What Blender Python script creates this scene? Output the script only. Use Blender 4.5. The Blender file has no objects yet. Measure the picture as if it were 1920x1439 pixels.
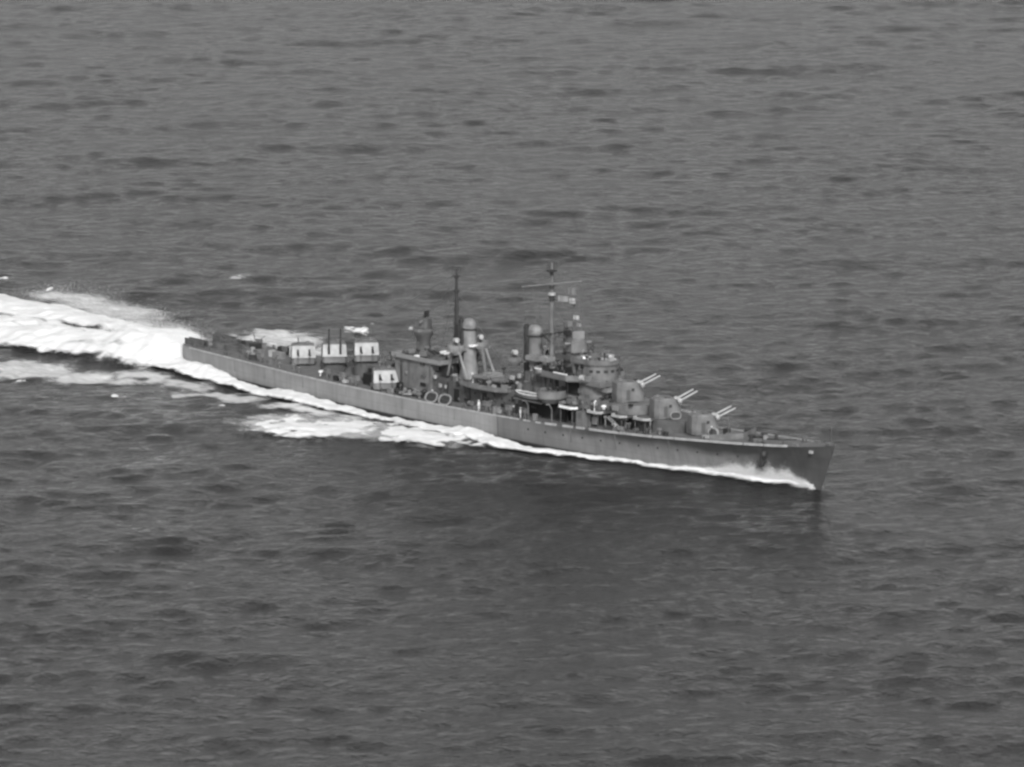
import bpy, bmesh, math, random
import numpy as np
from mathutils import Vector, Matrix
R = math.radians
SC = bpy.context.scene
COL = SC.collection
rnd = random.Random(7)
nrng = np.random.default_rng(11)

# ------------------------------------------------------------------ camera
CAM = Vector((756.47, -575.035, 160.283))
rt = Vector((0.651304, 0.758817, 0)); up = Vector((-0.129158, 0.110858, 0.985408)); fw = Vector((-0.747744, 0.641800, -0.170210))
cd = bpy.data.cameras.new("camera"); cam = bpy.data.objects.new("camera", cd); COL.objects.link(cam)
cam.matrix_world = Matrix(((rt.x, up.x, -fw.x, CAM.x), (rt.y, up.y, -fw.y, CAM.y), (rt.z, up.z, -fw.z, CAM.z), (0, 0, 0, 1)))
cd.sensor_width = 36; cd.lens = 185.264; cd.clip_start = 1; cd.clip_end = 30000
SC.camera = cam
# ------------------------------------------------------------------ sky and sun
SUN_EL, SUN_BEAR = 36, -35          # elevation, bearing from the bow (minus = starboard)
sd = Vector((math.cos(R(SUN_EL)) * math.cos(R(SUN_BEAR)), math.cos(R(SUN_EL)) * math.sin(R(SUN_BEAR)), math.sin(R(SUN_EL))))
w = bpy.data.worlds.new("World"); SC.world = w; w.use_nodes = True
nt = w.node_tree; nt.nodes.clear()
sky = nt.nodes.new('ShaderNodeTexSky'); sky.sky_type = 'NISHITA'; sky.sun_disc = False
sky.sun_elevation = R(SUN_EL); sky.sun_rotation = R(90 - SUN_BEAR); sky.dust_density = 3.0; sky.air_density = 1.0
bw = nt.nodes.new('ShaderNodeRGBToBW'); bg = nt.nodes.new('ShaderNodeBackground'); bg.inputs[1].default_value = 0.15
wo = nt.nodes.new('ShaderNodeOutputWorld')
nt.links.new(sky.outputs[0], bw.inputs[0]); nt.links.new(bw.outputs[0], bg.inputs[0]); nt.links.new(bg.outputs[0], wo.inputs[0])
sl = bpy.data.lights.new("sun", 'SUN'); sl.energy = 2.05; sl.angle = R(0.6)
so = bpy.data.objects.new("sun", sl); COL.objects.link(so)
so.rotation_euler = sd.to_track_quat('Z', 'Y').to_euler(); so.location = (0, 0, 300)
SC.view_settings.view_transform = 'Standard'; SC.view_settings.look = 'None'; SC.view_settings.exposure = 0.2
SC.cycles.pixel_filter_type = 'BLACKMAN_HARRIS'; SC.cycles.filter_width = 2.7
SC.cycles.max_bounces = 6; SC.cycles.transparent_max_bounces = 12

# ------------------------------------------------------------------ materials
def mat(name, v, rough=.7, var=.12, scale=.5, streak=0, metal=0, z_scale=1.0, bump=0):
    m = bpy.data.materials.new(name); m.use_nodes = True; n = m.node_tree.nodes; l = m.node_tree.links
    b = n['Principled BSDF']; b.inputs['Roughness'].default_value = rough; b.inputs['Metallic'].default_value = metal
    tc = n.new('ShaderNodeTexCoord'); mp = n.new('ShaderNodeMapping'); mp.inputs['Scale'].default_value = (1, 1, z_scale)
    no = n.new('ShaderNodeTexNoise'); no.inputs['Scale'].default_value = scale; no.inputs['Detail'].default_value = 6
    rp = n.new('ShaderNodeValToRGB'); e = rp.color_ramp.elements
    e[0].position = .3; e[1].position = .7
    lo, hi = v * (1 - var), v * (1 + var); e[0].color = (lo, lo, lo, 1); e[1].color = (hi, hi, hi, 1)
    l.new(tc.outputs['Object'], mp.inputs[0]); l.new(mp.outputs[0], no.inputs[0]); l.new(no.outputs[0], rp.inputs[0]); l.new(rp.outputs[0], b.inputs['Base Color'])
    if bump:
        bp = n.new('ShaderNodeBump'); bp.inputs['Strength'].default_value = bump; bp.inputs['Distance'].default_value = .1
        l.new(no.outputs[0], bp.inputs['Height']); l.new(bp.outputs[0], b.inputs['Normal'])
    return m
M = {}
M['light'] = mat('light_grey_paint', .22, .6, .25, .6)
M['mid'] = mat('medium_grey_paint', .145, .65, .32, .6)
M['dull'] = mat('dull_grey_paint', .09, .7, .35, .5)
M['deck'] = mat('dark_deck_paint', .125, .85, .25, .8)
M['dark'] = mat('dark_steel', .03, .6, .3, 1.5)
M['black'] = mat('black_opening_and_shade', .012, .8, .2, 1)  # used for openings and for painted shade
M['white'] = mat('white_canvas', .80, .9, .06, 2)
M['face'] = mat('pale_and_sunlit_paint', .38, .7, .2, .9)
M['wood'] = mat('pale_float_canvas', .4, .9, .15, 2)
M['rope'] = mat('grey_net', .22, .95, .4, 3)
M['skin'] = mat('sailor_skin', .4, .7, .1, 3)

def hull_material():
    m = bpy.data.materials.new('hull_paint'); m.use_nodes = True; n = m.node_tree.nodes; l = m.node_tree.links
    b = n['Principled BSDF']; b.inputs['Roughness'].default_value = .6
    tc = n.new('ShaderNodeTexCoord'); sp = n.new('ShaderNodeSeparateXYZ'); l.new(tc.outputs['Object'], sp.inputs[0])
    def math_(op, a, c=None, clamp=False):
        x = n.new('ShaderNodeMath'); x.operation = op; x.use_clamp = clamp
        for i, q in enumerate((a, c)):
            if q is None: continue
            if isinstance(q, (int, float)): x.inputs[i].default_value = q
            else: l.new(q, x.inputs[i])
        return x.outputs[0]
    def noise(sc, sx, sy, sz, det=5):
        mp = n.new('ShaderNodeMapping'); mp.inputs['Scale'].default_value = (sx, sy, sz); l.new(tc.outputs['Object'], mp.inputs[0])
        no = n.new('ShaderNodeTexNoise'); no.inputs['Scale'].default_value = sc; no.inputs['Detail'].default_value = det; l.new(mp.outputs[0], no.inputs[0]); return no.outputs[0]
    X = sp.outputs[0]; Z = sp.outputs[2]
    # painted panels: pale aft, darker forward of a straight upright division; flare shade painted into the dark upper band and bow
    fwd = math_('MULTIPLY', math_('SUBTRACT', X, 92.4), 3.0, True)              # object x, root at 82
    wob = math_('MULTIPLY', math_('SUBTRACT', noise(.08, 1, .3, .3), .5), 3.5)
    zl = math_('ADD', math_('MULTIPLY', math_('SUBTRACT', X, 92), .03), 2.3)
    hi = math_('MULTIPLY', math_('SUBTRACT', math_('ADD', Z, wob), zl), .9, True)
    bowd = math_('MULTIPLY', math_('SUBTRACT', X, 146.0), .12, True)  # bow darkened in the colour, shade of the overhanging flare
    hib = math_('MAXIMUM', hi, bowd)
    start = math_('MULTIPLY', math_('SUBTRACT', X, 100.0), .06, True)
    fv = math_('SUBTRACT', math_('ADD', .155, math_('MULTIPLY', start, .05)), math_('MULTIPLY', math_('MULTIPLY', hib, start), .135))
    aft = math_('SUBTRACT', .24, math_('MULTIPLY', fwd, math_('SUBTRACT', .24, fv)))
    st = math_('ADD', .70, math_('MULTIPLY', noise(1.1, 1, 1, .10), .6))
    st2 = math_('ADD', .70, math_('MULTIPLY', noise(.22, 1, 1, 2.2), .6))
    v = math_('MULTIPLY', math_('MULTIPLY', aft, st), st2)
    # plate seams: thin darker lines on a grid, and the dark upright where the two paints meet
    fx = math_('ABSOLUTE', math_('SUBTRACT', math_('FRACT', math_('DIVIDE', X, 6.1)), .5)); fz = math_('ABSOLUTE', math_('SUBTRACT', math_('FRACT', math_('DIVIDE', Z, 1.9)), .5))
    seam = math_('MAXIMUM', math_('GREATER_THAN', fx, .486), math_('GREATER_THAN', fz, .47))
    edge = math_('LESS_THAN', math_('ABSOLUTE', math_('SUBTRACT', X, 92.3)), .22)
    v = math_('MULTIPLY', v, math_('SUBTRACT', 1.0, math_('MULTIPLY', math_('MAXIMUM', seam, math_('MULTIPLY', edge, 3.0)), .16)))
    boot = math_('MULTIPLY', math_('SUBTRACT', .55, Z), 4.0, True)
    v = math_('ADD', math_('MULTIPLY', v, math_('SUBTRACT', 1.0, boot)), math_('MULTIPLY', boot, .03))
    cb = n.new('ShaderNodeCombineColor')
    for i in range(3): l.new(v, cb.inputs[i])
    l.new(cb.outputs[0], b.inputs['Base Color'])
    return m
M['hull'] = hull_material()

# ------------------------------------------------------------------ mesh builder
class MB:
    def __init__(s): s.bm = bmesh.new()
    def quad_loft(s, rings, closed=True, cap=True):
        vs = [[s.bm.verts.new(p) for p in r] for r in rings]
        n = len(rings[0])
        for a, b in zip(vs, vs[1:]):
            for i in range(n if closed else n - 1):
                j = (i + 1) % n
                try: s.bm.faces.new((a[i], a[j], b[j], b[i]))
                except ValueError: pass
        if cap and closed:
            s.bm.faces.new(list(reversed(vs[0]))); s.bm.faces.new(vs[-1])
        return s
    def box(s, x0, x1, y0, y1, z0, z1):
        return s.quad_loft([[(x0, y0, z), (x1, y0, z), (x1, y1, z), (x0, y1, z)] for z in (z0, z1)])
    def prism(s, pts, z0, z1, scale=1.0, shift=(0, 0)):
        cx = sum(p[0] for p in pts) / len(pts); cy = sum(p[1] for p in pts) / len(pts)
        top = [(cx + (x - cx) * scale + shift[0], cy + (y - cy) * scale + shift[1], z1) for x, y in pts]
        return s.quad_loft([[(x, y, z0) for x, y in pts], top])
    def cyl(s, x, y, z0, z1, r0, r1=None, n=20, sx=1.0, sy=1.0, dx=0, dy=0):
        r1 = r0 if r1 is None else r1
        c = [(math.cos(2 * math.pi * i / n), math.sin(2 * math.pi * i / n)) for i in range(n)]
        return s.quad_loft([[(x + a * r0 * sx, y + b * r0 * sy, z0) for a, b in c], [(x + dx + a * r1 * sx, y + dy + b * r1 * sy, z1) for a, b in c]])
    def lathe(s, x, y, prof, n=20, sx=1., sy=1.):
        c = [(math.cos(2 * math.pi * i / n), math.sin(2 * math.pi * i / n)) for i in range(n)]
        return s.quad_loft([[(x + a * r * sx, y + b * r * sy, z) for a, b in c] for r, z in prof])
    def wall(s, pts, z0, z1, t=.12, closed=True):      # a standing wall of thickness t along a plan line
        n = len(pts); out = []
        for i, (x, y) in enumerate(pts):
            a = pts[(i - 1) % n] if closed or i > 0 else pts[i]; b = pts[(i + 1) % n] if closed or i < n - 1 else pts[i]
            d = Vector((b[0] - a[0], b[1] - a[1])); d.normalize(); nn = Vector((d.y, -d.x)) * t / 2
            out.append(((x + nn.x, y + nn.y), (x - nn.x, y - nn.y)))
        rings = [[(o[0][0], o[0][1], z0), (o[0][0], o[0][1], z1), (o[1][0], o[1][1], z1), (o[1][0], o[1][1], z0)] for o in out]
        if closed: rings.append(rings[0]); s.quad_loft(rings, True, False)
        else: s.quad_loft(rings, True, True)
        return s
    def tube(s, pts, r, n=8, r1=None):
        pts = [Vector(p) for p in pts]; r1 = r if r1 is None else r1; rings = []
        for i, p in enumerate(pts):
            d = (pts[min(i + 1, len(pts) - 1)] - pts[max(i - 1, 0)]).normalized()
            a = d.cross(Vector((0, 0, 1)));
            if a.length < .05: a = d.cross(Vector((1, 0, 0)))
            a.normalize(); b = d.cross(a); q = r + (r1 - r) * i / (len(pts) - 1)
            rings.append([tuple(p + (a * math.cos(2 * math.pi * k / n) + b * math.sin(2 * math.pi * k / n)) * q) for k in range(n)])
        return s.quad_loft(rings)
    def sphere(s, c, r, sz=1., n=12, m=8):
        rings = []
        for j in range(1, m):
            t = math.pi * j / m
            rings.append([(c[0] + r * math.sin(t) * math.cos(2 * math.pi * i / n), c[1] + r * math.sin(t) * math.sin(2 * math.pi * i / n), c[2] - r * sz * math.cos(t)) for i in range(n)])
        return s.quad_loft(rings)
    def build(s, name, m, parent=None, loc=(0, 0, 0), rz=0, smooth=False, bevel=0):
        if bevel:
            bmesh.ops.bevel(s.bm, geom=[e for e in s.bm.edges if len(e.link_faces) == 2 and e.calc_face_angle(0) > .6], offset=bevel, segments=2, affect='EDGES', clamp_overlap=True)
        bmesh.ops.recalc_face_normals(s.bm, faces=s.bm.faces)
        me = bpy.data.meshes.new(name)
        if smooth:
            for f in s.bm.faces: f.smooth = True
            for e in s.bm.edges:
                if len(e.link_faces) == 2 and e.calc_face_angle(0) > .7: e.smooth = False
        s.bm.to_mesh(me); s.bm.free()
        me.materials.append(M[m] if isinstance(m, str) else m)
        o = bpy.data.objects.new(name, me); COL.objects.link(o)
        o.location = loc; o.rotation_euler = (0, 0, rz)
        if parent: o.parent = parent
        return o
def tag(o, label=None, cat=None, group=None, kind=None):
    if label: o['label'] = label
    if cat: o['category'] = cat
    if group: o['group'] = group
    if kind: o['kind'] = kind
    return o
def empty(name, loc, rz=0, rx=0):
    o = bpy.data.objects.new(name, None); COL.objects.link(o); o.location = loc; o.rotation_euler = (rx, 0, rz); o.empty_display_size = .5; return o
def circ(x, y, r, n=20, a0=0, a1=360, sx=1, sy=1):
    full = abs(a1 - a0) >= 360
    return [(x + sx * r * math.cos(R(a0 + (a1 - a0) * i / (n if full else n - 1))), y + sy * r * math.sin(R(a0 + (a1 - a0) * i / (n if full else n - 1)))) for i in range(n)]

# ------------------------------------------------------------------ the sea
def interp(x, xs, ys): return np.interp(x, xs, ys)
HX = [-2, 0, 3, 8, 15, 25, 35, 50, 70, 90, 105, 120, 130, 140, 148, 155, 162.2]
HB = [3.0, 4.4, 5.0, 5.6, 6.2, 6.9, 7.5, 8.0, 8.1, 8.1, 7.7, 6.4, 5.1, 3.6, 2.3, 1.1, 0.05]      # half breadth at the waterline
OX = [-300, -150, -100, -60, -38, -28, -12, 0, 12, 20, 34, 40, 50, 60, 75, 88, 97, 106, 112, 119, 128, 135, 143, 150, 157, 161]
OY = [40, 31, 25, 20, 16, 13.5, 12.5, 11.5, 11.6, 11, 14, 12.6, 14, 12, 13, 13, 14.4, 13, 11, 9.6, 8.2, 7.0, 5.7, 4.6, 2.9, .7]  # outer edge of the foam band
WAVES = []
for i in range(440):
    lam = 3.4 * (70 / 3.4) ** (rnd.random() ** 1.9)
    th = math.atan2(-fw.y, -fw.x) + rnd.gauss(0.12, .70 if lam < 14 else .45)
    k = 2 * math.pi / lam
    slope = .0128 if lam < 6 else (.0094 if lam < 12 else (.0066 if lam < 24 else .0054))
    WAVES.append((k * math.cos(th), k * math.sin(th), slope / k, rnd.random() * 6.283, lam))
def disturb(x, y):
    ay = np.abs(y); hb = interp(x, HX, HB); d = ay - hb
    A = interp(x, [-60, -20, 0, 6, 12, 20, 30, 36, 44, 54, 62, 80, 86, 92, 100, 115, 130, 142, 150, 157, 161, 164],
               [0, .3, .5, .7, 1.0, .3, .0, .75, .1, .05, -.25, -.2, 1.0, .5, -.35, .0, .15, .15, .75, 1.1, .6, 0])
    off = interp(x, [100, 150, 162], [1.6, .7, .3])
    h = A * np.exp(-((d - off) / 2.2) ** 2) * (d > -9)
    h += -.35 * np.exp(-((x - 75) / 42.) ** 2) * np.exp(-(np.maximum(d, 0) / 6.) ** 2)
    hw = interp(-x, [0, 12, 40, 100, 300], [8.2, 9.0, 12, 20, 34])
    hh = interp(-x, [.6, 2.6, 6, 14, 30, 60, 120, 300], [0, 3.3, 4.3, 4.4, 2.7, 1.5, .8, .2])
    ys_ = np.abs(y + interp(-x, [0, 8, 25, 60], [2.6, 1.8, .5, 0]))
    prof = np.exp(-(ys_ / (hw * interp(-x, [0, 12], [.72, 1]))) ** 4) * (1 - .28 * np.exp(-(ay / (hw * .28)) ** 2) * (-x > 12))
    h = h + np.where(x < -.6, hh * prof, 0)
    return h
def sea_h(x, y, spacing=None):
    h = np.zeros_like(x)
    for kx, ky, a, ph, lam in WAVES:
        t = kx * x + ky * y + ph
        v = a * (np.sin(t) + .18 * np.cos(2 * t))
        if spacing is not None: v = v * np.clip((lam / spacing - 3.0) / 2.0, 0, 1)
        h += v
    env = .95 + .18 * np.sin(.021 * x + .033 * y + 1) * np.sin(-.027 * x + .016 * y)
    calm = 1 - .6 * np.exp(-((y + 8) / 20.) ** 2) * np.exp(-((x - 80) / 85.) ** 4)
    return h * env * calm + disturb(x, y)
def grid_mesh(name, PX, PY, PZ, m, attrs=None, keep=None):
    nr, nc = PX.shape
    idx = np.arange(nr * nc).reshape(nr, nc)
    q = np.stack([idx[:-1, :-1], idx[:-1, 1:], idx[1:, 1:], idx[1:, :-1]], -1).reshape(-1, 4)
    if keep is not None:
        kf = keep.reshape(-1)[q].any(1); q = q[kf]
        used = np.zeros(nr * nc, bool); used[q.reshape(-1)] = True
        remap = np.cumsum(used) - 1; q = remap[q]
    else: used = np.ones(nr * nc, bool)
    co = np.stack([PX.reshape(-1), PY.reshape(-1), PZ.reshape(-1)], -1)[used]
    me = bpy.data.meshes.new(name)
    me.vertices.add(len(co)); me.vertices.foreach_set('co', co.astype(np.float32).reshape(-1))
    me.loops.add(len(q) * 4); me.loops.foreach_set('vertex_index', q.astype(np.int32).reshape(-1))
    me.polygons.add(len(q)); me.polygons.foreach_set('loop_start', np.arange(0, len(q) * 4, 4, dtype=np.int32)); me.polygons.foreach_set('loop_total', np.full(len(q), 4, np.int32))
    me.update(calc_edges=True); me.polygons.foreach_set('use_smooth', np.ones(len(q), bool))
    if attrs:
        for k, v in attrs.items():
            a = me.attributes.new(k, 'FLOAT', 'POINT'); a.data.foreach_set('value', v.reshape(-1)[used].astype(np.float32))
    me.materials.append(m); o = bpy.data.objects.new(name, me); COL.objects.link(o); return o
def water_material():
    m = bpy.data.materials.new('sea_water'); m.use_nodes = True; n = m.node_tree.nodes; l = m.node_tree.links
    b = n['Principled BSDF']; b.inputs['Base Color'].default_value = (.022, .022, .022, 1); b.inputs['Roughness'].default_value = .10; b.inputs['IOR'].default_value = 1.333
    tc = n.new('ShaderNodeTexCoord')
    prev = None
    for sc, st, di, det in ((.38, .70, 1.3, 7), (1.2, .70, .45, 5)):
        mp = n.new('ShaderNodeMapping'); mp.inputs['Rotation'].default_value = (0, 0, -math.atan2(rt.y, rt.x)); mp.inputs['Scale'].default_value = (.95, 1, 1)
        l.new(tc.outputs['Object'], mp.inputs[0])
        no = n.new('ShaderNodeTexNoise'); no.inputs['Scale'].default_value = sc; no.inputs['Detail'].default_value = det; no.inputs['Roughness'].default_value = .55
        l.new(mp.outputs[0], no.inputs[0])
        bp = n.new('ShaderNodeBump'); bp.inputs['Strength'].default_value = st; bp.inputs['Distance'].default_value = di
        l.new(no.outputs[0], bp.inputs['Height'])
        if prev: l.new(prev.outputs[0], bp.inputs['Normal'])
        prev = bp
    l.new(prev.outputs[0], b.inputs['Normal'])
    return m
def stretch(core, lo, hi, g=1.16):
    a = list(core); st = core[-1] - core[-2]; x = a[-1]
    while x < hi: st *= g; x += st; a.append(x)
    st = core[1] - core[0]; x = a[0]; pre = []
    while x > lo: st *= g; x -= st; pre.append(x)
    return np.array(pre[::-1] + a)
rh = np.array([rt.x, rt.y]); dh = np.array([fw.x, fw.y]); dh = dh / np.linalg.norm(dh)
core_t = [600.]
while core_t[-1] < 2100: core_t.append(core_t[-1] + .00105 * core_t[-1] + .05)
T_ = stretch(np.array(core_t), -3000, 14000); S_ = stretch(np.arange(-320, 320.1, .97), -7000, 7000)
SS, TT = np.meshgrid(S_, T_)
PX = CAM.x + SS * rh[0] + TT * dh[0]; PY = CAM.y + SS * rh[1] + TT * dh[1]
sp = np.maximum(np.gradient(T_)[:, None], np.gradient(S_)[None, :]) + 0 * PX
PZ = sea_h(PX, PY, sp)
# the sea does not stand inside the hull
hb = interp(PX, HX, HB); inside = (np.abs(PY) < hb - .8) & (PX > -1) & (PX < 161)
PZ = np.where(inside, -1.2, PZ)
sea = grid_mesh('sea', PX, PY, PZ, water_material()); tag(sea, kind='structure')

# ------------------------------------------------------------------ foam
def poly_sd(x, y, pts):          # signed distance, positive inside
    d = np.full(x.shape, 1e9); ins = np.zeros(x.shape, bool); n = len(pts)
    for i in range(n):
        ax, ay = pts[i]; bx, by = pts[(i + 1) % n]
        ex, ey = bx - ax, by - ay; t = np.clip(((x - ax) * ex + (y - ay) * ey) / (ex * ex + ey * ey), 0, 1)
        d = np.minimum(d, np.hypot(x - ax - t * ex, y - ay - t * ey))
        c = ((ay > y) != (by > y)) & (x < (bx - ax) * (y - ay) / ((by - ay) if by != ay else 1e-9) + ax); ins ^= c
    return np.where(ins, d, -d)
def vnoise(x, y, s, seed):       # smooth value noise
    r = np.random.default_rng(seed).random((256, 256)); fx, fy = x / s, y / s
    ix, iy = np.floor(fx).astype(int), np.floor(fy).astype(int); u, v = fx - ix, fy - iy; u = u * u * (3 - 2 * u); v = v * v * (3 - 2 * v)
    g = lambda a, b: r[a % 256, b % 256]
    return (g(ix, iy) * (1 - u) + g(ix + 1, iy) * u) * (1 - v) + (g(ix, iy + 1) * (1 - u) + g(ix + 1, iy + 1) * u) * v - .5
def fbm(x, y, s, seed, o=4): return sum(vnoise(x, y, s / 2 ** i, seed + i) / 1.6 ** i for i in range(o))
def foam_material(lo=.80, hi=1.34):
    m = bpy.data.materials.new('sea_foam'); m.use_nodes = True; n = m.node_tree.nodes; l = m.node_tree.links
    b = n['Principled BSDF']; b.inputs['Base Color'].default_value = (.80, .80, .80, 1); b.inputs['Roughness'].default_value = .95
    b.inputs['Specular IOR Level'].default_value = .1
    at = n.new('ShaderNodeAttribute'); at.attribute_name = 'cover'
    tc = n.new('ShaderNodeTexCoord'); no = n.new('ShaderNodeTexNoise'); no.inputs['Scale'].default_value = .75; no.inputs['Detail'].default_value = 8; no.inputs['Roughness'].default_value = .74
    mp = n.new('ShaderNodeMapping'); mp.inputs['Scale'].default_value = (.30, 1.1, 1); l.new(tc.outputs['Object'], mp.inputs[0]); l.new(mp.outputs[0], no.inputs[0])
    a = n.new('ShaderNodeMath'); a.operation = 'ADD'; l.new(at.outputs['Fac'], a.inputs[0]); l.new(no.outputs[0], a.inputs[1])
    mr = n.new('ShaderNodeMapRange'); mr.interpolation_type = 'SMOOTHSTEP'; mr.inputs['From Min'].default_value = lo; mr.inputs['From Max'].default_value = hi; l.new(a.outputs[0], mr.inputs[0])
    tr = n.new('ShaderNodeBsdfTransparent'); mx = n.new('ShaderNodeMixShader')
    l.new(mr.outputs[0], mx.inputs[0]); l.new(tr.outputs[0], mx.inputs[1]); l.new(b.outputs[0], mx.inputs[2]); l.new(mx.outputs[0], n['Material Output'].inputs[0])
    n2 = n.new('ShaderNodeTexNoise'); n2.inputs['Scale'].default_value = .42; n2.inputs['Detail'].default_value = 6; n2.inputs['Roughness'].default_value = .65; l.new(mp.outputs[0], n2.inputs[0])
    cr = n.new('ShaderNodeValToRGB'); e = cr.color_ramp.elements; e[0].position = .34; e[0].color = (.64, .64, .64, 1); e[1].position = .54; e[1].color = (.75, .75, .75, 1); l.new(n2.outputs[0], cr.inputs[0]); l.new(cr.outputs[0], b.inputs['Base Color'])
    bp = n.new('ShaderNodeBump'); bp.inputs['Strength'].default_value = .3; bp.inputs['Distance'].default_value = .5; l.new(no.outputs[0], bp.inputs['Height']); l.new(bp.outputs[0], b.inputs['Normal'])
    return m
FOAM = foam_material(); THIN = foam_material(.52, 1.75)
def foam_sheet(name, x0, x1, y0, y1, st, cover_fn, lift=.12, thick=.25, rough=1.4, label=None, cat='foam'):
    X, Y = np.meshgrid(np.arange(x0, x1, st), np.arange(y0, y1, st))
    c = cover_fn(X, Y)
    Z = sea_h(X, Y) + lift + thick * np.clip(c, 0, 1) * (1 + rough * fbm(X, Y, 3.2, 5))
    o = grid_mesh(name, X, Y, Z, THIN if name == 'thin_foam' else FOAM, {'cover': c}, c > .02)
    return tag(o, label, cat, kind='stuff')
def wake_cover(x, y):
    ay = np.abs(y + .8); wob = 2.6 * fbm(x, y, 9, 21) + 1.0 * fbm(x, y, 2.5, 31)
    outer = interp(x, OX, OY)
    w_ = outer + wob * np.clip(-x / 15 + .35, .2, 1.6) - ay
    c = np.clip((w_ + 1.0 + 2.5 * (y > 0) * np.clip(-x / 30, 0, 1)) / (4.0 + 4.5 * (y > 0) * np.clip(-x / 20, 0, 1)), 0, 1) * (x < 1)
    streak = np.exp(-((y - 2.5 - .04 * x) / 1.8) ** 2) * np.clip((-x - 18) / 20, 0, 1) * np.clip(.5 + 1.6 * fbm(x * .25, y, 4, 8), 0, 1)
    c = c * (1.2 - 1.1 * streak) * (1 - .50 * np.clip(fbm(x * .22, y, 3.0, 14) * 1.8 - .15, 0, 1) * np.clip(-x / 12, 0, 1))
    c *= np.clip((-.7 - x) / .5, 0, 1) * np.clip(1.2 - (y - interp(-x, [0, 6, 14, 26], [.5, 3.5, 8, 16])) / 2.5, 0, 1)
    return c
foam_sheet('wake_foam', -230, 0, -44, 44, .42, wake_cover, thick=.4, rough=.9, label='broad white churned wake trailing from the stern of the warship')
def side_cover(sgn):
    def f(x, y):
        ay = y * sgn; hb = interp(x, HX, HB); outer = interp(x, OX, OY)
        w_ = np.minimum(outer + .9 * fbm(x, y, 5, 77) + .5 * fbm(x, y, 1.4, 78) - ay, (ay - hb - .0) * 3 + .5)
        c = np.clip(w_ / .9, 0, 1) * 1.15
        # gap between plating and foam where the water draws away from the side
        gap = np.clip(interp(x, [6, 14, 22, 30, 34, 38, 44, 56, 78, 84, 88, 93, 104, 118, 126, 140, 144], [0, 0, 1.3, 1.5, .2, .2, 1.2, 1.1, .8, .1, .1, 1.6, 1.8, 1.2, .9, .7, 0]), 0, 3)
        c *= np.clip((ay - hb - gap + .4) / .5, 0, 1)
        return c * (x > -3) * (x < 161)
    return f
foam_sheet('bow_wave_foam', -3, 161.4, -18, 0, .3, side_cover(-1), thick=.62, rough=.7, label='narrow bright foam ridge running along the near side of the warship hull')
foam_sheet('bow_wave_foam', -3, 161.4, 0, 18, .5, side_cover(1), thick=.35, label='foam ridge hugging the far side of the warship hull')
B_ = [(57.2, -34.0), (52.8, -25.2), (54.8, -20.2), (60, -22.8), (60.9, -17), (67.8, -15.6), (73.7, -18.4), (77.2, -23.4), (75.1, -28.0), (67.7, -32.9), (61.7, -33.8)]
C_ = [(77.2, -21.6), (70.5, -13.3), (73.5, -11.6), (86.0, -11.5), (99, -12.6), (98.0, -14.6), (92.1, -16.1), (89.2, -20.4), (82.3, -24)]
S_k = [(42.3, -20.5), (40.6, -14.5), (52.3, -13.0), (60.6, -12.4), (67, -14.1), (60.4, -16.8), (50.7, -18.0)]
def poly_cover(pts, gain, soft, seed, off=0., ns=3.5, amp=1.6):
    def f(x, y): return np.clip((poly_sd(x, y, pts) + amp * fbm(x, y, ns, seed) + off) / soft, 0, 1) * gain
    return f
bcov, ccov, scov = poly_cover(B_, 1.0, 4.6, 41, 1.9, 2.2, 5.2), poly_cover(C_, .98, 4.0, 51, 1.8, 2.2, 4.8), poly_cover(S_k, 1.05, 3.5, 61, 1.2, 2.5, 4.0)
foam_sheet('breaking_wave_foam', 44, 80, -38, -12, .35, bcov, thick=.3, label='ragged white foam patch breaking beside the hull, farther aft of the two patches')
foam_sheet('breaking_wave_foam', 66, 102, -27, -9, .35, ccov, thick=.3, label='lacy white foam patch touching the foam ridge amidships, forward of the two patches')
foam_sheet('thin_foam', 36, 70, -24, -11, .4, scov, thick=.1, label='thin grey foam streak between the hull ridge and the ragged patch')
HALO = [(50, -37), (47, -27), (52, -17), (60, -10), (76, -9), (98, -10), (101, -14), (93, -20), (80, -29), (76, -32), (60, -37)]
foam_sheet('thin_foam', 42, 104, -41, -8.3, .45, poly_cover(HALO, .62, 6, 45, .4, 5, 6), thick=.08, label='thin lacy grey foam joining the two white patches to the side of the hull')
LOW = [(-30, -36), (-26, -27), (-19.5, -19.6), (-6.3, -20.0), (-0.6, -14.4), (6, -10.7), (13.7, -11.0), (34.9, -14.5), (39.2, -18.3), (31.8, -22.6), (25.1, -22.4), (7.8, -19.7), (5.6, -29.5), (-1.6, -34.0)]
foam_sheet('thin_foam', -36, 44, -40, -8, .45, poly_cover(LOW, .80, 4.5, 71, .8, 6, 7), thick=.1, label='faint lacy foam drifting below the bright wake near the stern')
PORT = [(-17.6, 17.5), (-20, 24.5), (-24, 30.6), (-22, 38.2), (-13.1, 38.2), (-1, 31), (8, 22), (4, 15), (-6, 16)]
foam_sheet('thin_foam', -32, 14, 12, 44, .45, poly_cover(PORT, .78, 5, 81, .8, 4.5, 6.0), thick=.2, label='pale foam patch on the far side beyond the stern turrets')
MIST = [(-95, 22), (-88, 31), (-76, 37), (-62, 37), (-50, 32), (-34, 20), (-36, 12), (-57.6, 12)]
foam_sheet('thin_foam', -104, -26, 8, 44, .45, poly_cover(MIST, .75, 9, 91, 1.5, 7, 5.0), thick=.2, label='thin misty spray along the upper edge of the wake')
def blob(cx, cy, rx, ry, seed, gain=.95):
    def f(x, y):
        lat = (x - cx) * rh[0] + (y - cy) * rh[1]; dep = (x - cx) * dh[0] + (y - cy) * dh[1]
        return np.clip(1.25 - np.hypot(lat / rx, dep / ry) + 1.3 * fbm(x, y, 2.2, seed), 0, 1) * gain
    return f
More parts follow.
